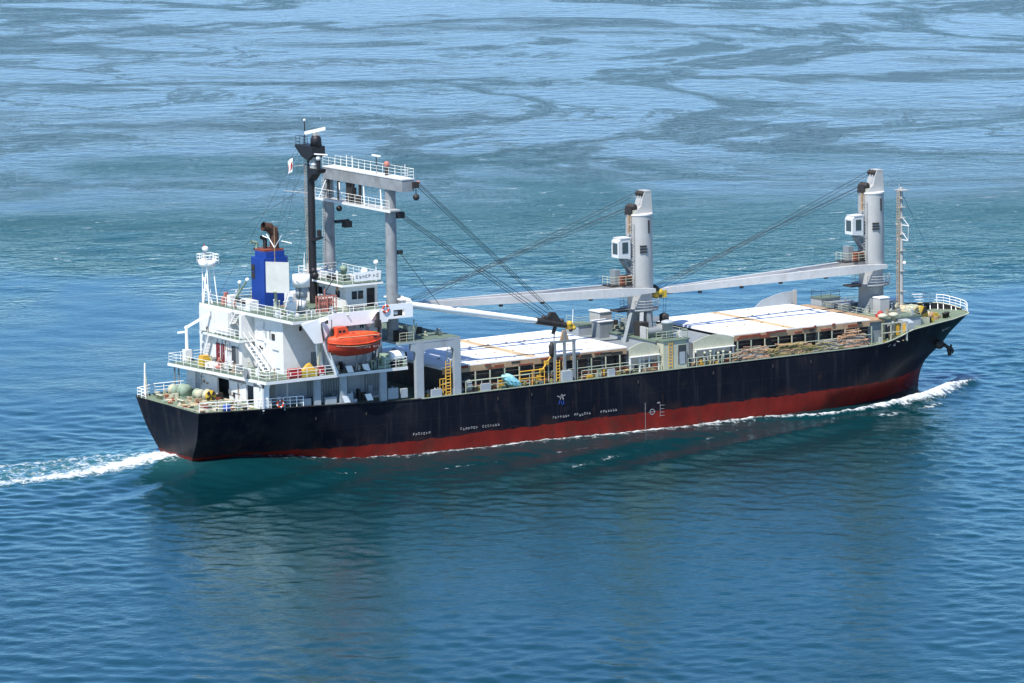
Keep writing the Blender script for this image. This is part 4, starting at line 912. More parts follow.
# port-aft davit on the boat deck
mb = MB(); mb.tube((7.6, 9.3, 10.3), (7.6, 9.3, 14.3), .22, WHITE2, r2=.17, n=8); mb.beam((7.5, 9.5, 14.0), (9.7, 7.8, 15.6), .25, .3, WHITE2); mb.box(7.2, 8.0, 8.9, 9.7, 10.3, 11.6, WHITE); mb.beam((7.6, 9.4, 13.6), (7.2, 10.6, 13.4), .2, .2, WHITE2); mb.build('stores_davit', ship)
# stairs
mb = MB(); mb.stairs((10.6, 5.2, 13.54), (10.2, 1.9, 16.4), (.32, 0, 0), WHITE, n=9); mb.build('stairway', house)
mb = MB(); mb.stairs((9.6, 8.8, 10.3), (9.6, 7.3, 13.3), (.3, 0, 0), WHITE, n=8); mb.build('stairway', house)
mb = MB(); mb.stairs((10.6, 1.2, 13.5), (10.7, -3.6, 10.35), (.35, 0, 0), WHITE2, n=10); mb.build('stairway', house)
# columns under the boat deck, starboard side (blue shade put into the grey ones), and posts port aft
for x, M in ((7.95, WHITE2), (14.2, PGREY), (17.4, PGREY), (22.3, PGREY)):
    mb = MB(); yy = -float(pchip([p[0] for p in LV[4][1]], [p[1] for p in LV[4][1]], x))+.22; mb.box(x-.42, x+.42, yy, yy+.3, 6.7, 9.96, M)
    if M is WHITE2:
        for s_ in (-1, 1): mb.prism([(x+s_*.42, 9.96), (x+s_*1.0, 9.96), (x+s_*.6, 9.7), (x+s_*.42, 9.2)], 'y', yy+.05, yy+.25, WHITE2)
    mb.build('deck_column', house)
mb = MB(); mb.beam((5.8, 9.0, 7.1), (5.8, 9.0, 9.95), .14, .14, DGREY); mb.beam((6.0, 8.4, 7.1), (6.0, 8.4, 9.95), .14, .14, DGREY); mb.build('deck_column', house)
for x0, x1, h in ((12.2, 13.5, 1.0), (15.2, 16.6, .9), (17.9, 18.6, 1.1), (22.9, 24.2, 1.2), (24.6, 25.4, 1.0)):
    mb = MB(); yy = -float(pchip([p[0] for p in LV[4][1]], [p[1] for p in LV[4][1]], x0))+.3; mb.box(x0, x1, yy, yy+.35, 6.8, 6.8+h, PGREY); mb.build('bulwark_panel', house)
for x, y, z in ((17.4, -8.8, 6.95), (20.2, -9.0, 6.95), (17.8, -9.0, 10.32), (19.9, -9.0, 10.32)):
    mb = MB(); mb.prism([(x, z), (x+.75, z), (x+.45, z+.75), (x-.3, z+.75)], 'y', y-.05, y+.05, WHITE2); mb.build('embarkation_board', house)
# poop rail along the sheer
def sheer_pts(xs, s_, ins=.12, dz=.06): return [(x, s_*(float(pchip([p[0] for p in LV[4][1]], [p[1] for p in LV[4][1]], x))-ins), float(sheer(x))+dz) for x in xs]
rail_part('poop_railing', sheer_pts([10, 7, 4.5, 2, .15], -1), ship, WHITE2, h=1.05, step=1.3, r=.04)
rail_part('poop_railing', [(.15, -7.2, 7.18), (.15, -2.2, 7.18)], ship, CREAM, h=.35, step=1.6, bars=1)
rail_part('poop_railing', [(.15, 5.2, 7.18), (.15, 7.2, 7.18)]+sheer_pts([2.5, 5, 8, 11, 15, 20], 1), ship, WHITE2, h=1.1, step=1.2, r=.045)
rail_part('poop_railing', sheer_pts([10, 12.4], -1), ship, WHITE2, h=1.1, step=.8, r=.05)
mb = MB(); mb.tube((.9, 7.0, 7.1), (1.0, 6.9, 11.0), .09, WHITE2, n=6); mb.beam((1.2, 6.6, 7.1), (1.0, 6.9, 10.2), .08, .08, CREAM); mb.beam((.7, 6.4, 7.1), (1.0, 6.9, 9.2), .1, .1, ROPE); mb.build('ensign_staff', ship)
# poop: winches, bollards, rope
winch(3.9, 5.5, 7.85, .66, .8, CREAM, GREENP, 0, True); winch(4.3, 3.9, 7.95, .78, .7, GREENP, GREENP, 0, False)
winch(4.7, 1.3, 7.85, .62, .8, GREENP, CREAM, 0, True); winch(4.9, -.7, 7.95, .66, .7, CREAM, YELLOW, 0, True, True)
for x, y in ((1.4, 4.6), (1.4, 3.9), (1.6, 0), (1.6, -.7), (2.6, -4.2), (2.6, -4.9), (2.0, 6.0)): mb = MB(); mb.lathe([(.24, 7.0), (.24, 7.7), (.32, 7.7), (.32, 7.8)], (x, y, 0), CREAM, n=10); mb.build('bollard', ship)
for x, y in ((1.2, 2.2), (1.3, -2.4), (1.2, -5.6)): mb = MB(); mb.box(x-.3, x+.3, y-.5, y+.5, 7.0, 7.35, HEDGE); mb.build('fairlead', ship)
def coil(x, y, z, r, M, turns=5):
    mb = MB()
    for k in range(turns):
        rr = r*(1-.13*k); pts = [(rr*math.cos(t)*(1+rng.uniform(-.06, .06)), rr*math.sin(t)*(1+rng.uniform(-.06, .06)), .08+.07*k+rng.uniform(-.03, .03)) for t in np.linspace(0, 6.28, 14)]
        mb.path(pts, .075, M)
    return mb
coils = [(2.4, 2.8, .85, 'tan mooring rope coiled beside the port quarter rail'), (2.6, -1.6, .75, 'tan mooring rope coiled amidships near the stern edge'), (3.2, -5.8, .8, 'tan mooring rope coiled beside the blue drum on the poop'), (3.0, .8, .65, 'small tan mooring rope coil in front of the green winch')]
for x, y, r, lb in coils: single(coil(0, 0, 0, r, ROPE), 'rope_coil', lb, 'rope', (x, y, 7.0), 'rope coils on the poop')
mb = MB(); mb.lathe([(.38, 0), (.4, .03), (.4, .4), (.42, .42), (.4, .44), (.4, .85), (.38, .9)], (0, 0, 0), BLUED, n=16); single(mb, 'oil_drum', 'blue drum standing at the starboard quarter rail', 'drum', (3.6, -7.1, 7.06))
def lifebuoy(mb, c, nrm='x', r=.38):
    ring = []
    for i in range(16):
        t = 2*math.pi*i/16; rr = []
        for j in range(8):
            a = 2*math.pi*j/8; d_ = r+.11*math.cos(a); u, v, w_ = d_*math.cos(t), d_*math.sin(t), .09*math.sin(a)
            rr.append((w_, u, v) if nrm == 'x' else (u, w_, v))
        ring.append(rr)
    ring.append(ring[0])
    for i in range(16): mb.rings(ring[i:i+2], WHITE2 if i % 4 == 0 else ORANGE, caps=False)
    return mb
single(lifebuoy(MB(), 0, 'y'), 'lifebuoy', 'orange lifebuoy hung on the bridge wing rail above the lifeboat', 'lifebuoy', (22.6, -9.32, 17.0), 'lifebuoys along the starboard side')
single(lifebuoy(MB(), 0, 'y'), 'lifebuoy', 'orange and white lifebuoy on the poop rail beside the white column', 'lifebuoy', (9.5, -8.5, 7.6), 'lifebuoys along the starboard side')
# boat deck clutter
for x0, x1, M in ((10.5, 12.0, REDP), (14.2, 14.9, REDP)):
    mb = MB(); mb.box(0, x1-x0, -.25, .25, 0, .95, M); mb.box(-.03, x1-x0+.03, -.28, .28, .95, 1.02, M); mb.box(.1, .2, -.27, -.25, .3, .7, WHITE2)
    single(mb, 'fire_box', 'long red fire gear box at the boat deck rail' if x0 < 12 else 'short red fire gear box at the boat deck rail', 'box', (x0, -8.6, 10.31), 'red fire boxes')
mb = MB(); mb.box(0, 1.9, -.3, .3, 0, .75, YELLOW); mb.rings([[(x, y, z) for x, y, z in ((.2, -.3, .75), (1.7, -.3, .75), (1.7, .3, .75), (.2, .3, .75))], [(.7, -.12, 1.35), (1.1, -.12, 1.5), (1.1, .12, 1.5), (.7, .12, 1.35)]], YELLOWG, smooth=False); single(mb, 'covered_gear', 'yellow covered gear between the red fire boxes', 'equipment', (12.1, -8.6, 10.31))
mb = MB()
for k in range(4): mb.tube((rng.uniform(-.4, .4), -.3, .3+.3*k), (rng.uniform(-.4, .4), .3, .35+.3*k), .25-.03*k, PINK, n=8)
single(mb, 'hose_bundle', 'faded red hose bundle on the boat deck before a dark doorway', 'hose', (7.2, 1.2, 10.31))
mb = MB(); mb.lathe([(.5, -.12), (.5, -.08), (.22, -.08), (.22, .08), (.5, .08), (.5, .12)], (0, 0, 0), DGREY, 'x', 14, False); single(mb, 'cable_reel', 'small cable reel on the boat deck aft rail', 'reel', (6.9, -5.6, 10.85))
mb = MB(); mb.box(-.5, .5, -.6, .6, 0, .9, YELLOW); mb.box(-.4, .4, -.5, .5, .9, 1.2, YELLOWG); single(mb, 'winch_motor', 'yellow winch motor on the boat deck below the red doors', 'motor', (7.4, 4.9, 10.31))
mb = MB(); mb.box(-.4, .4, -.9, .9, 0, .55, WHITE2); single(mb, 'liferaft_cradle', 'low white cradle on the boat deck beside the yellow motor', 'cradle', (7.3, 2.9, 10.31))
# winches at the fore end of the boat deck
mb = MB(); mb.tube((22.2, -8.3, 11.2), (23.2, -8.3, 11.2), .75, GREENP, n=16); mb.tube((22.0, -8.3, 11.2), (23.4, -8.3, 11.2), .3, DARK, n=10); mb.box(21.8, 23.4, -8.8, -7.8, 10.3, 10.6, GREENP); mb.box(21.0, 21.6, -8.6, -8.0, 10.3, 11.2, GREENP); mb.build('boat_winch', ship)
mb = MB(); mb.tube((23.7, -8.2, 11.5), (25.2, -8.2, 11.5), .58, WHITE2, n=16); mb.ball((23.7, -8.2, 11.5), .58, WHITE2, .5); mb.ball((25.2, -8.2, 11.5), .58, WHITE2, .5); mb.box(23.9, 24.1, -8.6, -7.8, 10.3, 11.2, DARK); mb.box(24.8, 25.0, -8.6, -7.8, 10.3, 11.2, DARK); mb.tube((24.5, -7.2, 11.6), (26.2, -7.2, 11.2), .45, DARK, n=10)
mb.beam((22, -7.6, 11.9), (22, -7.6, 12.9), .12, .12, WHITE2); mb.beam((22, -7.6, 12.9), (23.5, -7.6, 13.0), .1, .1, WHITE2); mb.build('air_tank', ship)
# ---- lifeboat in its davits
bx0, bx1 = 14.7, 21.3; L_ = bx1-bx0; cy = -10.1
def boat_sec(u):
    """half breadth, keel and gunwale height along the boat"""
    e = 1-abs(2*u-1)**2.6; hb = 1.32*max(e, 0)**.55; keel = .0+.75*abs(2*u-1)**3.2; gun = 1.42+.28*abs(2*u-1)**2
    return hb, keel, gun
B = thing('lifeboat', 'enclosed orange lifeboat hanging in davits on the starboard side', 'lifeboat', (0, 0, 0)); B.matrix_world = ROOT @ Matrix.Translation((bx0, cy, 12.35))
us = np.linspace(.004, .996, 26)
lo = []; hi = []
for u in us:
    hb, k, g = boat_sec(u); n_ = 12
    lo.append([(u*L_, hb*math.sin(a), g-(g-k)*max(math.cos(a), 0)**.75) for a in np.linspace(-math.pi/2, math.pi/2, n_*2+1)])
    top = g+(1.25*math.sin(math.pi*min(max((u+.05)/1.1, 0), 1))**.5 if True else 0)
    hi.append([(u*L_, hb*.97*math.sin(a), g+(top-g)*max(math.cos(a), 0)**.6) for a in np.linspace(-math.pi/2, math.pi/2, n_*2+1)])
mb = MB(); mb.rings(lo, ORANGE_SHADE, closed=False, caps=True); mb.build('boat_hull', B)
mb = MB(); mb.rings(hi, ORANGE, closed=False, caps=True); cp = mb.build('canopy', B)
mb = MB()
g_ = [(u*L_, -boat_sec(u)[0]-.04, boat_sec(u)[2]) for u in us]
mb.path(g_, .085, ORANGE, n=6); mb.path([(p[0], -p[1], p[2]) for p in g_], .085, ORANGE, n=6); mb.path([(p[0], p[1]*1.02, p[2]-.22) for p in g_[2:-2]], .02, ROPE, n=4); mb.build('gunwale', B)
mb = MB()
mb.rings([[(x, y*sy, z) for x, y, z in ((.7, -.62, 2.2), (2.5, -.62, 2.2), (2.5, .62, 2.2), (.7, .62, 2.2))] for sy, z in ((1, 0),)]+[[(.95, -.5, 3.25), (2.2, -.5, 3.25), (2.2, .5, 3.25), (.95, .5, 3.25)]], ORANGE, smooth=False)
mb.box(1.0, 2.15, -.48, .48, 3.25, 3.33, ORANGE); mb.build('conning_hatch', cp)
mb = MB()
for x in (1.25, 1.75): mb.box(x-.16, x+.16, -.575, -.53, 2.75, 3.0, GLASS)
for x in (3.4, 4.4, 5.4): mb.box(x-.22, x+.22, -1.14, -1.05, 1.98, 2.12, GLASS)
mb.build('boat_window', cp)
mb = MB()
for x in (3.2, 4.3, 5.3): mb.box(x, x+.5, -.75, -.65, 2.5, 2.56, YELLOWG)
mb.path([(.8, -.9, 2.3), (2.4, -1.12, 2.25), (4.6, -1.12, 2.25), (6.4, -.8, 2.2)], .03, ROPE, n=4)
mb.tube((2.9, -.7, 2.6), (2.9, .7, 2.6), .06, DARK, n=5); mb.build('hand_rail', cp)
mb = MB()
for i in range(11):
    if i != 6: strokes(mb, 2.9+i*.30, .92, .2, .24, -1.285+.02*abs(i-5)**1.2*.3-.05, MARK)
mb.build('boat_lettering', B)
for x in (.55, 6.55):
    mb = MB(); mb.box(x-.12, x+.12, -.12, .12, 1.6, 3.2, DARK); mb.tube((x, 0, 3.0), (x, 0, 4.2), .05, WIRE, n=5); mb.ball((x, 0, 3.1), .2, DARK); mb.build('falls_block', B)
def davit(x, fwd):
    mb = MB()
    mb.beam((x, -8.7, 10.3), (x, -8.2, 13.6), .5, .35, WHITE2, upv=(0, 1, 0)); mb.beam((x, -8.2, 13.6), (x, -9.2, 16.4), .42, .3, WHITE2, upv=(0, 1, 0)); mb.beam((x, -9.2, 16.4), (x, -10.3, 16.7), .4, .35, WHITE2)
    mb.beam((x+1.8, -9.0, 10.3), (x-.1, -9.05, 14.6), .42, .32, WHITE2, upv=(0, 1, 0)); mb.beam((x-.2, -8.5, 10.3), (x-.2, -9.0, 14.5), .3, .3, CREAM, upv=(0, 1, 0))
    mb.tube((x, -10.2, 16.6), (x, -10.2, 16.2), .18, DARK, n=8); mb.beam((x-.12, -9.7, 14.2), (x-.12, -9.0, 16.6), .1, .2, DARK)
    return mb.build('boat_davit', ship)
davit(14.55, 0)
mb = MB(); mb.beam((21.0, -8.0, 15.0), (21.0, -10.1, 16.9), .4, .35, WHITE2); mb.tube((21.1, -10.1, 16.9), (21.1, -10.1, 15.4), .22, DARK, n=8); mb.box(20.8, 21.4, -10.3, -9.9, 15.2, 16.0, DARK); mb.beam((20.9, -7.9, 10.3), (20.9, -8.2, 15.2), .35, .3, PGREY, upv=(0, 1, 0))
for x in (19.0, 19.9, 21.6): mb.beam((x, -8.6, 10.3), (x+.5, -8.3, 12.9), .14, .14, DGREY, upv=(0, 1, 0))
mb.build('boat_davit', ship)

# ---- winch platform on its portal frames, king posts and derrick
mb = MB()
mb.box(24.3, 32.3, SY, 9.2, 12.75, 13.0, PGREY); mb.box(24.35, 32.25, SY+.05, 9.15, 13.0, 13.04, GREEN); wp = mb.build('winch_platform', ship)
def portal(y0, y1, arr):
    mb = MB()
    def arch(xa, xb, zt=12.75, zb=11.95, r=.6):
        pts = [(xa, zt), (xa, zb-r)]
        for t in np.linspace(0, math.pi/2, 6): pts.append((xa+r-r*math.cos(t), zb-r+r*math.sin(t)))
        for t in np.linspace(0, math.pi/2, 6): pts.append((xb-r+r*math.sin(t), zb-r+r*math.cos(t)))
        pts += [(xb, zb-r), (xb, zt)]
        return pts
    pts = arch(27.45, 31.45); n_ = len(pts)
    # spandrel as quads so that it stays planar and hollow
    up_ = [(p[0], 12.74) for p in pts]
    for i in (range(1, n_-2) if not arr else ()):
        mb.prism([pts[i], pts[i+1], up_[i+1], up_[i]], 'y', y0+.02, y1-.02, PGREY)
    pa = arch(23.4, 26.5)
    for i in (range(8, n_-2) if not arr else ()): mb.prism([pa[i], pa[i+1], (pa[i+1][0], 12.74), (pa[i][0], 12.74)], 'y', y0+.02, y1-.02, PGREY)
    for a, b in ((26.5, 27.45), (31.45, 32.3)): mb.box(a, b, y0, y1, 6.45, 12.74, PGREY)
    return mb.build('portal_frame', wp)
portal(-9.15, -8.6, 0); portal(8.6, 9.15, 1)  # crane paint with its bluish shade put into a separate grey
rail_part('railing', [(26.3, -9.0, 13.04), (24.5, -9.0, 13.04)], wp, CREAM, h=1.0, step=.9)
mb = MB(); mb.box(24.6, 25.8, -8.6, -6.2, 13.04, 14.2, DARK); mb.box(26.0, 26.8, -8.2, -7.2, 13.04, 14.6, CREAM); mb.tube((26.3, -7.6, 13.7), (26.3, -6.2, 13.7), .45, DARK, n=12); mb.beam((26.6, -8.4, 13.0), (27.2, -8.2, 14.8), .12, .12, CREAM); mb.tube((26.6, -5.4, 13.6), (26.6, -3.4, 13.6), .5, GREENP, n=12); mb.build('cargo_winch', wp)
mb = MB(); mb.ladder((30.7, -9.0, 6.5), (30.7, -9.0, 10.4), (.3, 0, 0), YELLOWG, r=.06); mb.rail([(29.6, -9.0, 6.5), (30.4, -9.0, 6.5)], YELLOWG, h=1.9, step=.4, r=.05); mb.build('ladder', wp)
mb = MB(); mb.ladder((31.05, -8.7, 10.2), (31.05, -8.7, 12.6), (.25, 0, 0), CREAM, r=.05); mb.build('ladder', wp)
kx = 24.9
for y in (6.85, -6.85):
    kp = MB(); kp.tube((kx, y, 13.0), (kx, y, 31.3), .68, KGREY, r2=.6, n=18); post = kp.build('king_post', ship)
mb = MB(); mb.box(kx-.75, kx+.75, -10.7, 6.6, 29.95, 31.25, KGREY); mb.box(kx-.8, kx+.8, -10.75, 6.7, 31.25, 31.38, WHITE); mb.box(kx-1.2, kx+.2, -8.6, 7.8, 27.6, 27.75, GREY); mb.box(kx-1.25, kx-1.15, -8.8, 7.8, 27.5, 27.75, WHITE)
gd = mb.build('portal_girder', ship)
mb = MB(); mb.rail([(kx-.8, 6.6, 31.38), (kx-.8, -10.6, 31.38), (kx+.8, -10.6, 31.38)], RAIL, h=1.05, step=1.3, r=.022); mb.rail([(kx+.8, 6.6, 31.38), (kx+.8, -10.6, 31.38)], RAIL, h=1.05, step=1.3, r=.02); mb.rail([(kx-1.2, 7.8, 27.75), (kx-1.2, -8.6, 27.75)], RAIL, h=1.05, step=1.5, r=.024)
for y in (7.0, -3.2, -6.9, 2.2): mb.beam((kx-1.2, y, 27.7), (kx-.75, y+.9*(1 if y != 7 else -1), 29.8), .09, .09, WHITE2)
mb.build('girder_railing', gd)
for y in (5.9, 3.6, 1.6, 1.0, .3, -1.2): mb = MB(); mb.box(kx-.7, kx-.4, y-.09, y+.09, 27.8, 29.95, DARK); mb.build('girder_hanger', gd)
mb = MB(); mb.box(kx-.8, kx-.2, .2, 1.4, 28.2, 29.4, DARK); mb.build('girder_machinery', gd); mb = MB(); mb.box(kx-.6, kx, -.8, .1, 27.8, 28.6, DARK); mb.build('girder_machinery', gd)
mb = MB(); mb.tube((kx-.2, -4.3, 31.4), (kx-.2, -4.3, 33.3), .06, DARK, n=5); mb.beam((kx-.2, -3.5, 33.4), (kx-.2, -5.1, 33.4), .25, .16, WHITE2); mb.build('antenna', gd); mb = MB(); mb.tube((kx, -6.2, 31.4), (kx, -6.2, 32.6), .25, DARK, n=8); mb.ball((kx, -6.2, 32.6), .35, PINK); mb.build('warning_lamp', gd); mb = MB(); mb.tube((kx+.2, -9.8, 31.4), (kx+.2, -9.8, 32.9), .03, WHITE2, n=4); mb.build('antenna', gd)
for y in (1.4, 2.6): mb = MB(); mb.tube((kx, y, 31.4), (kx, y, 32.9), .04, WHITE2, n=4); mb.build('antenna', gd)
mb = MB(); mb.box(kx+.5, kx+1.2, -11.1, -10.7, 30.3, 31.0, DARK); mb.ball((kx+.9, -10.9, 29.3), .38, DARK); mb.tube((kx+.9, -10.9, 30.2), (kx+.9, -10.9, 29.4), .06, WIRE, n=4); mb.ball((kx+1.2, -10.9, 30.9), .2, PINK); mb.build('topping_block', gd); mb = MB(); mb.box(kx+.6, kx+1.5, -7.4, -6.8, 26.6, 27.3, DARK); mb.build('topping_block', gd); mb = MB(); mb.ball((kx+1.1, 6.4, 26.4), .35, DARK); mb.build('topping_block', gd); mb = MB(); mb.box(kx+.6, kx+1.3, -7.2, -6.9, 22.6, 23.0, DARK); mb.build('topping_block', gd); mb = MB()
mb.box(kx+.5, kx+2.2, 6.0, 6.5, 24.8, 25.1, DARK); mb.box(kx+1.5, kx+2.4, 5.8, 6.6, 24.2, 24.9, DARK); mb.build('topping_block', gd)
mb = MB(); mb.ladder((kx-.8, 6.85, 13.1), (kx-.7, 6.85, 30), (0, .22, 0), GREY, r=.03); mb.build('ladder', post)
# derrick boom stowed along the starboard side in its crutch
root_ = V((25.6, -7.3, 17.1)); head = V((44.2, -7.5, 13.4)); end = V((47.3, -7.5, 12.7))
mb = MB(); mb.tube(root_, root_.lerp(head, .5), .36, WHITE2, r2=.38, n=14); mb.tube(root_.lerp(head, .5), head, .38, WHITE2, r2=.30, n=14); mb.box(25.2, 25.9, -7.2, -6.5, 16.6, 17.7, WHITE); db = mb.build('derrick_boom', ship)
mb = MB(); mb.tube(root_.lerp(head, .955), end, .40, DARK, r2=.36, n=12)
mb.prism([(44.4, 13.6), (46.8, 13.1), (46.4, 13.6), (45.9, 14.3), (45.3, 14.4), (45.0, 14.0)], 'y', -7.75, -7.25, DARK); mb.ball((44.5, -7.4, 13.8), .3, DARK); mb.ball((46.9, -7.4, 13.2), .3, DARK); mb.tube((46.2, -7.3, 12.9), (45.7, -7.4, 11.8), .22, DARK, n=8)
mb.beam((47.3, -7.3, 12.75), (48.6, -7.4, 12.5), .3, .3, DARK); mb.build('derrick_head', db)
mb = MB(); mb.ball((47.9, -7.5, 12.8), .36, YELLOW); mb.box(47.4, 48.4, -7.75, -7.3, 12.2, 12.75, YELLOWG); mb.ball((48.4, -7.6, 12.3), .28, YELLOW); mb.ball((48.0, -7.6, 12.1), .25, DARK); mb.tube((48.3, -7.5, 12.2), (48.4, -7.5, 14.4), .05, RAIL, n=4); mb.build('derrick_shackle', db)
mb = MB()
for a, b in (((kx+1.0, -10.9, 30.9), (45.5, -7.1, 14.6)), ((kx+1.2, -10.8, 31.0), (45.9, -7.2, 14.5)), ((kx+.9, -10.95, 30.6), (45.2, -7.3, 14.6)), ((kx+1.2, -7.2, 26.9), (44.6, -7.3, 14.1)), ((kx+1.3, -7.0, 27.1), (45.0, -7.3, 14.3)), ((kx+1.2, -7.0, 26.7), (44.3, -7.2, 14.0)), ((kx+1.0, -7.1, 22.7), (31, -7.1, 16.3))): mb.tube(a, b, .034, WIRE, n=4)
mb.build('topping_wire', db)
mb = MB(); mb.path([(45.9, -7.4, 11.9), (45.5, -7.9, 11.0)], .06, DARK); mb.lathe([(.1, 1.0), (.34, .5), (.3, -.4), (.1, -.8)], (44.9, -8.3, 10.1), DARK, n=10); mb.path([(44.7, -8.4, 9.4), (43.8, -8.7, 8.6), (42.9, -8.8, 7.6)], .09, YELLOWG)
for p in ((44.0, -8.6, 8.8), (43.3, -8.7, 8.0), (42.8, -8.8, 7.3)): mb.box(p[0]-.25, p[0]+.25, p[1]-.15, p[1]+.15, p[2]-.2, p[2]+.25, YELLOWG)
mb.build('cargo_runner', db)
mb = MB()                                                # boom crutch
for x in (45.2, 46.5, 47.8): mb.box(x-.14, x+.14, -8.65, -8.37, 6.45, 11.2 if x != 46.5 else 12.2, DGREY)
mb.box(45.0, 48.0, -8.64, -8.38, 10.9, 11.15, DGREY); mb.prism([(45.9, 11.15), (47.1, 11.15), (46.7, 12.3), (46.3, 12.3)], 'y', -8.62, -8.4, HEDGE); mb.box(45.8, 47.2, -9.1, -8.3, 6.5, 7.7, PGREY); mb.ladder((45.5, -8.7, 6.6), (45.5, -8.7, 9.0), (.22, 0, 0), YELLOWG, r=.06); mb.build('boom_crutch', ship)
# ---- side deck clutter
rail_part('side_railing', [(33, -8.95, 6.5), (41.5, -8.95, 6.5)], ship, GRAIL, h=1.3, step=2.0, r=.05, bars=2)
rail_part('side_railing', [(40.2, -8.95, 6.5), (43.5, -8.95, 6.5)], ship, YELLOWG, h=1.7, step=1.5, r=.06, bars=2)
rail_part('side_railing', [(48.5, -9.0, 6.5), (59.5, -9.0, 6.5)], ship, GRAIL, h=1.0, step=2.2, r=.045, bars=2)
rail_part('side_railing', [(63.2, -9.0, 6.5), (70.3, -9.0, 6.5)], ship, GRAIL, h=1.0, step=1.2, r=.045, bars=2)
rail_part('side_railing', [(27.5, 9.0, 6.5), (90.0, 9.0, 6.5)], ship, GRAIL, h=1.0, step=2.2, r=.045, bars=2)
for x, wd, M in ((34.9, 1.2, PGREY), (52.0, .9, PGREY), (28.4, 1.3, PGREY)):
    mb = MB(); mb.box(x, x+wd, -9.25, -8.95, 6.5, 7.35, M); mb.build('fairlead_box', ship)
for x, h in ((64.4, 1.6), (65.7, 1.4), (66.5, 1.5), (67.6, 1.2), (68.3, 1.3), (69.3, 1.1)):
    mb = MB(); mb.tube((x, -8.8, 6.45), (x, -8.8, 6.45+h), .1, DARK if x < 66 else CREAM, n=6); mb.ball((x, -8.8, 6.5+h), .17, CREAM); mb.build('vent_pipe', ship)
for yy, z, r in ((-8.0, 6.75, .1), (-7.75, 6.75, .08), (-8.2, 6.65, .06)):
    mb = MB(); mb.tube((28, yy, z), (90, yy, z), r, RUST if r > .09 else CREAM, n=6); mb.build('deck_pipe', ship)
# tarpaulin bundle
mb = MB(); rings = []
for u in np.linspace(0, 1, 9):
    r = .75*math.sin(math.pi*(.12+.76*u))**.6; rings.append([(u*2.1-.3*math.sin(a), r*.8*math.cos(a)*(1+rng.uniform(-.15, .15)), .72+r*math.sin(a)*(1+rng.uniform(-.18, .18))-.5*(u-.5)) for a in np.linspace(0, 2*math.pi, 10, False)])
mb.rings(rings, TARP, smooth=False); single(mb, 'tarpaulin_bundle', 'light blue tarpaulin bundle lashed on the side deck aft of the boom crutch', 'tarpaulin', (38.2, -8.6, 6.5))
mb = MB(); mb.tube((-.3, 0, .7), (.3, 0, .7), .75, DGREY, n=16); mb.tube((-.4, 0, .7), (.4, 0, .7), .3, DARK, n=10); mb.box(-.4, .4, -.7, .7, 0, .2, DARK); single(mb, 'hose_reel', 'round grey hose reel on the side deck beside the portal frame', 'reel', (33.6, -8.2, 6.47))
# dunnage timber on the starboard side deck
def timber(name, x0, x1, y0, y1, h, n_, M, M2, label, long=3.2, z=6.5):
    mb = MB()
    for i in range(n_):
        u = rng.random()**.9; x = rng.uniform(x0, x1); y = rng.uniform(y0, y1); zz = rng.random()**1.4*h*(1-.5*abs(2*(x-x0)/(x1-x0)-1))
        ln = rng.uniform(.6, 1)*long; a = rng.normal(0, .14); b_ = rng.normal(0, .07); c = V((x-(x0+x1)/2, y-y0, zz+.1)); d_ = V((math.cos(a), math.sin(a), b_))*ln/2
        mb.beam(c-d_, c+d_, rng.uniform(.07, .16), rng.uniform(.05, .1), M if rng.random() < .75 else M2)
    mb.beam((-(x1-x0)/2, .3, .1), ((x1-x0)/2, .3, .1), .5, .2, M2); mb.beam((-(x1-x0)/2.6, .3, h*.3), ((x1-x0)/2.6, .3, h*.3), .5, h*.4, M2)
    o = single(mb, name, label, 'timber', ((x0+x1)/2, y0, z), 'dunnage timber on the starboard side deck'); return o
timber('timber_pile', 70.8, 74.2, -9.05, -8.3, 1.5, 130, WOOD, WOODB, 'pinkish timber pile beside the grey arched hatch end', 3.0)
timber('timber_pile', 75.4, 80.6, -9.05, -8.3, 1.5, 190, WOODG, WOOD, 'mossy olive timber pile, longest of the stacks along the hatch', 2.6)
timber('timber_pile', 81.6, 85.4, -9.0, -8.3, 1.25, 110, WOODB, WOODG, 'pale grey timber pile between the olive and the high pinkish piles', 2.2)
timber('timber_pile', 85.6, 88.6, -8.95, -8.3, 2.0, 120, WOOD, WOODB, 'high pinkish timber pile below the forward end of the hatch', 2.4)
# drums of chain and small gear along the coaming for texture
mb = MB()
for i in range(170):
    x = rng.uniform(33, 70); y = rng.uniform(-8.9, -7.9); h = rng.uniform(.1, .5)+(.7*rng.random() if rng.random() < .25 else 0)
    mb.box(x, x+rng.uniform(.15, .7), y, y+rng.uniform(.15, .4), 6.45, 6.45+h, [RUST, CREAM, HEDGE, DARK, YELLOWG, MDECK, MDECK, WOODG][rng.integers(0, 8)])
mb.build('lashing_gear', ship)['kind'] = 'stuff'
mb = MB(); mb.box(58.4, 59.0, 6.0, 7.6, 9.2, 9.9, REDP); mb.ball((58.2, 6.3, 9.6), .4, REDP); mb.ball((58.2, 7.1, 9.6), .4, REDP); mb.build('red_valve', ship)
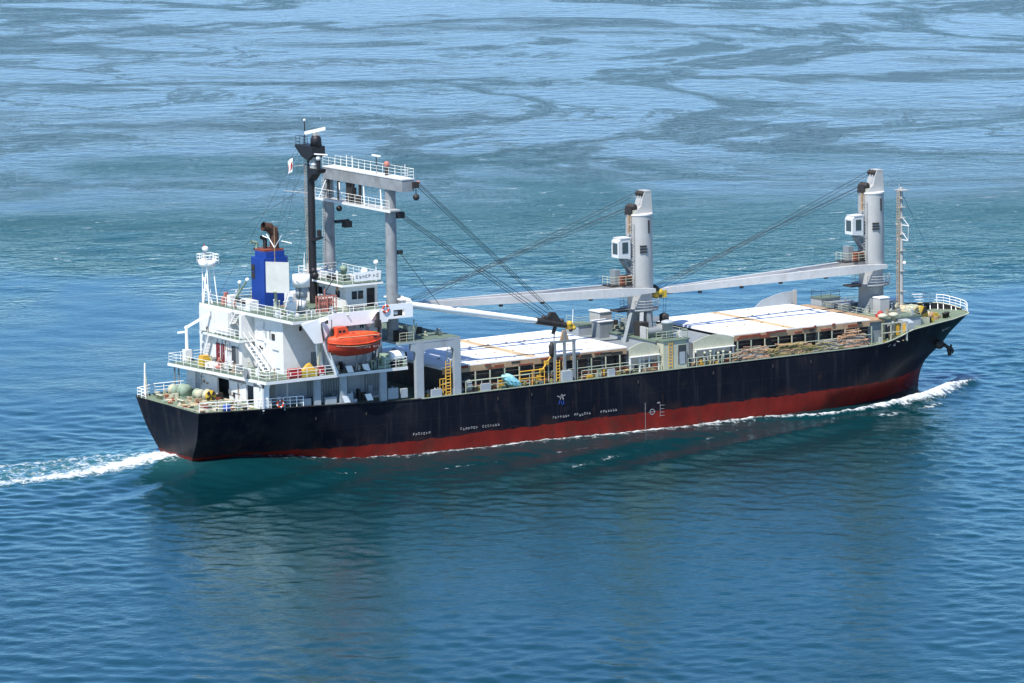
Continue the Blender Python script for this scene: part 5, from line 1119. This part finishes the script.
# ---- signal flag at the mast halyard
fl = MB(); nx2, nz2 = 9, 7; vs2 = []
for i in range(nx2):
    for k in range(nz2): u, v = i/(nx2-1), k/(nz2-1); vs2.append((.08*math.sin(u*7+v*2), u*1.05, v*1.5-u*.45))
fl.add(vs2, [(i*nz2+k, (i+1)*nz2+k, (i+1)*nz2+k+1, i*nz2+k+1) for i in range(nx2-1) for k in range(nz2-1)], WHITE2, True)
F = single(fl, 'signal_flag', 'white flag with a red disc hoisted beside the black radar mast', 'flag', (19.4, 5.3, 31.2))
dm = MB()
for s_ in (-.03, .03): dm.add([(.08*math.sin((.5+.46*math.cos(t))*7+(.5+.36*math.sin(t))*2)+s_, (.5+.46*math.cos(t))*1.05, (.5+.36*math.sin(t))*1.5-(.5+.46*math.cos(t))*.45) for t in np.linspace(0, 6.283, 18, False)], [tuple(range(18))], REDP)
d = dm.build('red_disc', F)
mb = MB(); mb.tube((19.6, 4.1, 34.2), (19.2, 5.3, 32.7), .018, WIRE, n=3); mb.tube((19.2, 5.3, 31.2), (16.5, 8.4, 16.7), .018, WIRE, n=3); mb.build('flag_halyard', rm)
# poop clutter: fairleads, gratings, boxes, rope ends
mb = MB()
for i in range(260):
    x = rng.uniform(.4, 7.0); y = rng.uniform(-7.2, 7.4); s1, s2, h = rng.uniform(.12, .6), rng.uniform(.12, .6), rng.uniform(.08, .5)*(2 if rng.random() < .25 and x > 2 else 1)
    if abs(y) > 6.9+x*.1: continue
    mb.box(x, x+s1, y, y+s2, 7.0, 7.0+h, [CREAM, HEDGE, ROPE, CREAM, WHITE, RUST, GREENP, DARK][rng.integers(0, 8)])
mb.build('mooring_gear', ship)['kind'] = 'stuff'
mb = MB()
for i in range(14):
    x, y = rng.uniform(.5, 6), rng.uniform(-6.5, 6.5); p = [(x, y, 7.1)]
    for k in range(8): x += rng.normal(0, .5); y += rng.normal(0, .6); p.append((min(max(x, .4), 7), min(max(y, -7), 7), 7.08+rng.random()*.15))
    mb.path(p, .07, ROPE)
mb.build('mooring_line', ship)

# small fittings that crowd the decks: pipes, boxes, cowls, lamps
def clutter(name, n_, xr, yr, z, M, hmax, parent, skip=None):
    mb = MB()
    for i in range(n_):
        x, y = rng.uniform(*xr), rng.uniform(*yr); h = rng.uniform(.15, hmax)
        if skip and skip(x, y): continue
        k = rng.random(); C = M[rng.integers(0, len(M))]
        if k < .45: mb.box(x, x+rng.uniform(.12, .6), y, y+rng.uniform(.12, .6), z, z+h, C)
        elif k < .75: mb.tube((x, y, z), (x, y, z+h*1.3), .06, C, n=6); mb.ball((x, y, z+h*1.3), .12, C, n=8, k=5)
        else: mb.tube((x, y, z+.12), (x+rng.normal(0, .7), y+rng.normal(0, .7), z+.15), .06, C, n=5)
    o = mb.build(name, parent); o['kind'] = 'stuff'; return o
clutter('deck_fitting', 70, (6.4, 9.6), (-8.8, 9.4), 10.3, [WHITE, LGREY, DARK, CREAM, DGREY, HEDGE], .9, house, lambda x, y: x < 5.6+(9.7-y)*.11+.3)
clutter('deck_fitting', 40, (10.9, 20), (-8.9, -4.2), 16.6, [WHITE, LGREY, DGREY, CREAM, GREENP], .8, house)
clutter('deck_fitting', 40, (11, 19.5), (-2.5, 9.5), 16.6, [WHITE, LGREY, DGREY, CREAM, PINK], 1.1, house, lambda x, y: 13.5 < x < 17.7 and 2.5 < y < 6)
clutter('deck_fitting', 26, (19.9, 24.5), (-4.6, 4.8), 19.4, [WHITE, LGREY, DARK, GREENP], .8, wh)
clutter('deck_fitting', 46, (17, 25.2), (-9.0, -6.4), 10.3, [LGREY, DGREY, DARK, CREAM, GREENP], .9, house)
clutter('deck_fitting', 60, (93.5, 99), (-6, 6), 9.0, [PGREY, LGREY, CREAM, DGREY, HEDGE], .9, ship)
clutter('deck_fitting', 60, (98, 104), (-5, 4.5), 7.85, [CREAM, YELLOW, HEDGE, DARK, LGREY], .8, ship)
clutter('deck_fitting', 60, (59.8, 64), (-7.4, 7.2), 9.65, [PGREY, LGREY, CREAM, DGREY, DARK], 1.0, ship, lambda x, y: abs(y) < 2.0)
clutter('deck_fitting', 34, (91.0, 95.6), (-8.7, -6.4), 6.5, [CREAM, YELLOWG, PGREY, HEDGE, DARK], 2.2, ship)
clutter('deck_fitting', 60, (27, 33), (-8.9, -7.6), 6.45, [DARK, DGREY, PGREY, YELLOWG], .8, ship)
clutter('deck_fitting', 40, (10, 25), (-8.6, -6.3), 6.8, [LGREY, DGREY, DARK, PGREY], 1.4, ship)
clutter('deck_fitting', 30, (25, 31.5), (-8.6, 4), 13.04, [GREENP, DGREY, DARK, CREAM], .8, wp)

# pipes, vents, lamps and cable trays on the white walls
def wall_bits(n_, face, lo, hi, zlo, zhi, axis):
    for i in range(n_):
        u, z = rng.uniform(lo, hi), rng.uniform(zlo, zhi); C = [LGREY, PGREY, DGREY, DARK, HEDGE, WHITE][rng.integers(0, 6)]; k = rng.random(); mb = MB()
        def P(a, b, c, d, e): # box proud of the wall by e
            if axis == 'x': mb.box(face-e, face, a, b, c, d, C)
            else: mb.box(a, b, face-e, face, c, d, C)
        if k < .45:
            z1 = min(zhi, z+rng.uniform(.8, 2.2))
            if axis == 'x': mb.tube((face-.06, u, z), (face-.06, u, z1), .04, C, n=5)
            else: mb.tube((u, face-.06, z), (u, face-.06, z1), .04, C, n=5)
            mb.build('wall_pipe', house)
        elif k < .7: P(u, u+rng.uniform(.25, .5), z, min(zhi, z+rng.uniform(.25, .6)), .12); mb.build('wall_vent', house)
        elif k < .85:
            u1 = min(hi, u+rng.uniform(.8, 2))
            if axis == 'x': mb.tube((face-.06, u, z), (face-.06, u1, z), .035, C, n=5)
            else: mb.tube((u, face-.06, z), (u1, face-.06, z), .035, C, n=5)
            mb.build('wall_pipe', house)
        else:
            c = (face-.12, u, z) if axis == 'x' else (u, face-.12, z); mb.ball(c, .12, C, n=8, k=5); mb.build('wall_lamp', house)
wall_bits(12, 11.4, -5.6, 0, 10.8, 16, 'x'); wall_bits(9, 9.9, 3.0, 6.8, 10.6, 13, 'x'); wall_bits(6, 9.9, 7.2, 10, 10.6, 16, 'x')
wall_bits(8, 7.4, 2.2, 5.9, 7.4, 9.4, 'x'); wall_bits(7, 7.4, -4.4, -.9, 7.4, 9.4, 'x'); wall_bits(8, 20.4, -4, 4.5, 16.9, 18.9, 'x')
wall_bits(16, -6.03, 13.4, 23.6, 10.8, 16, 'y')
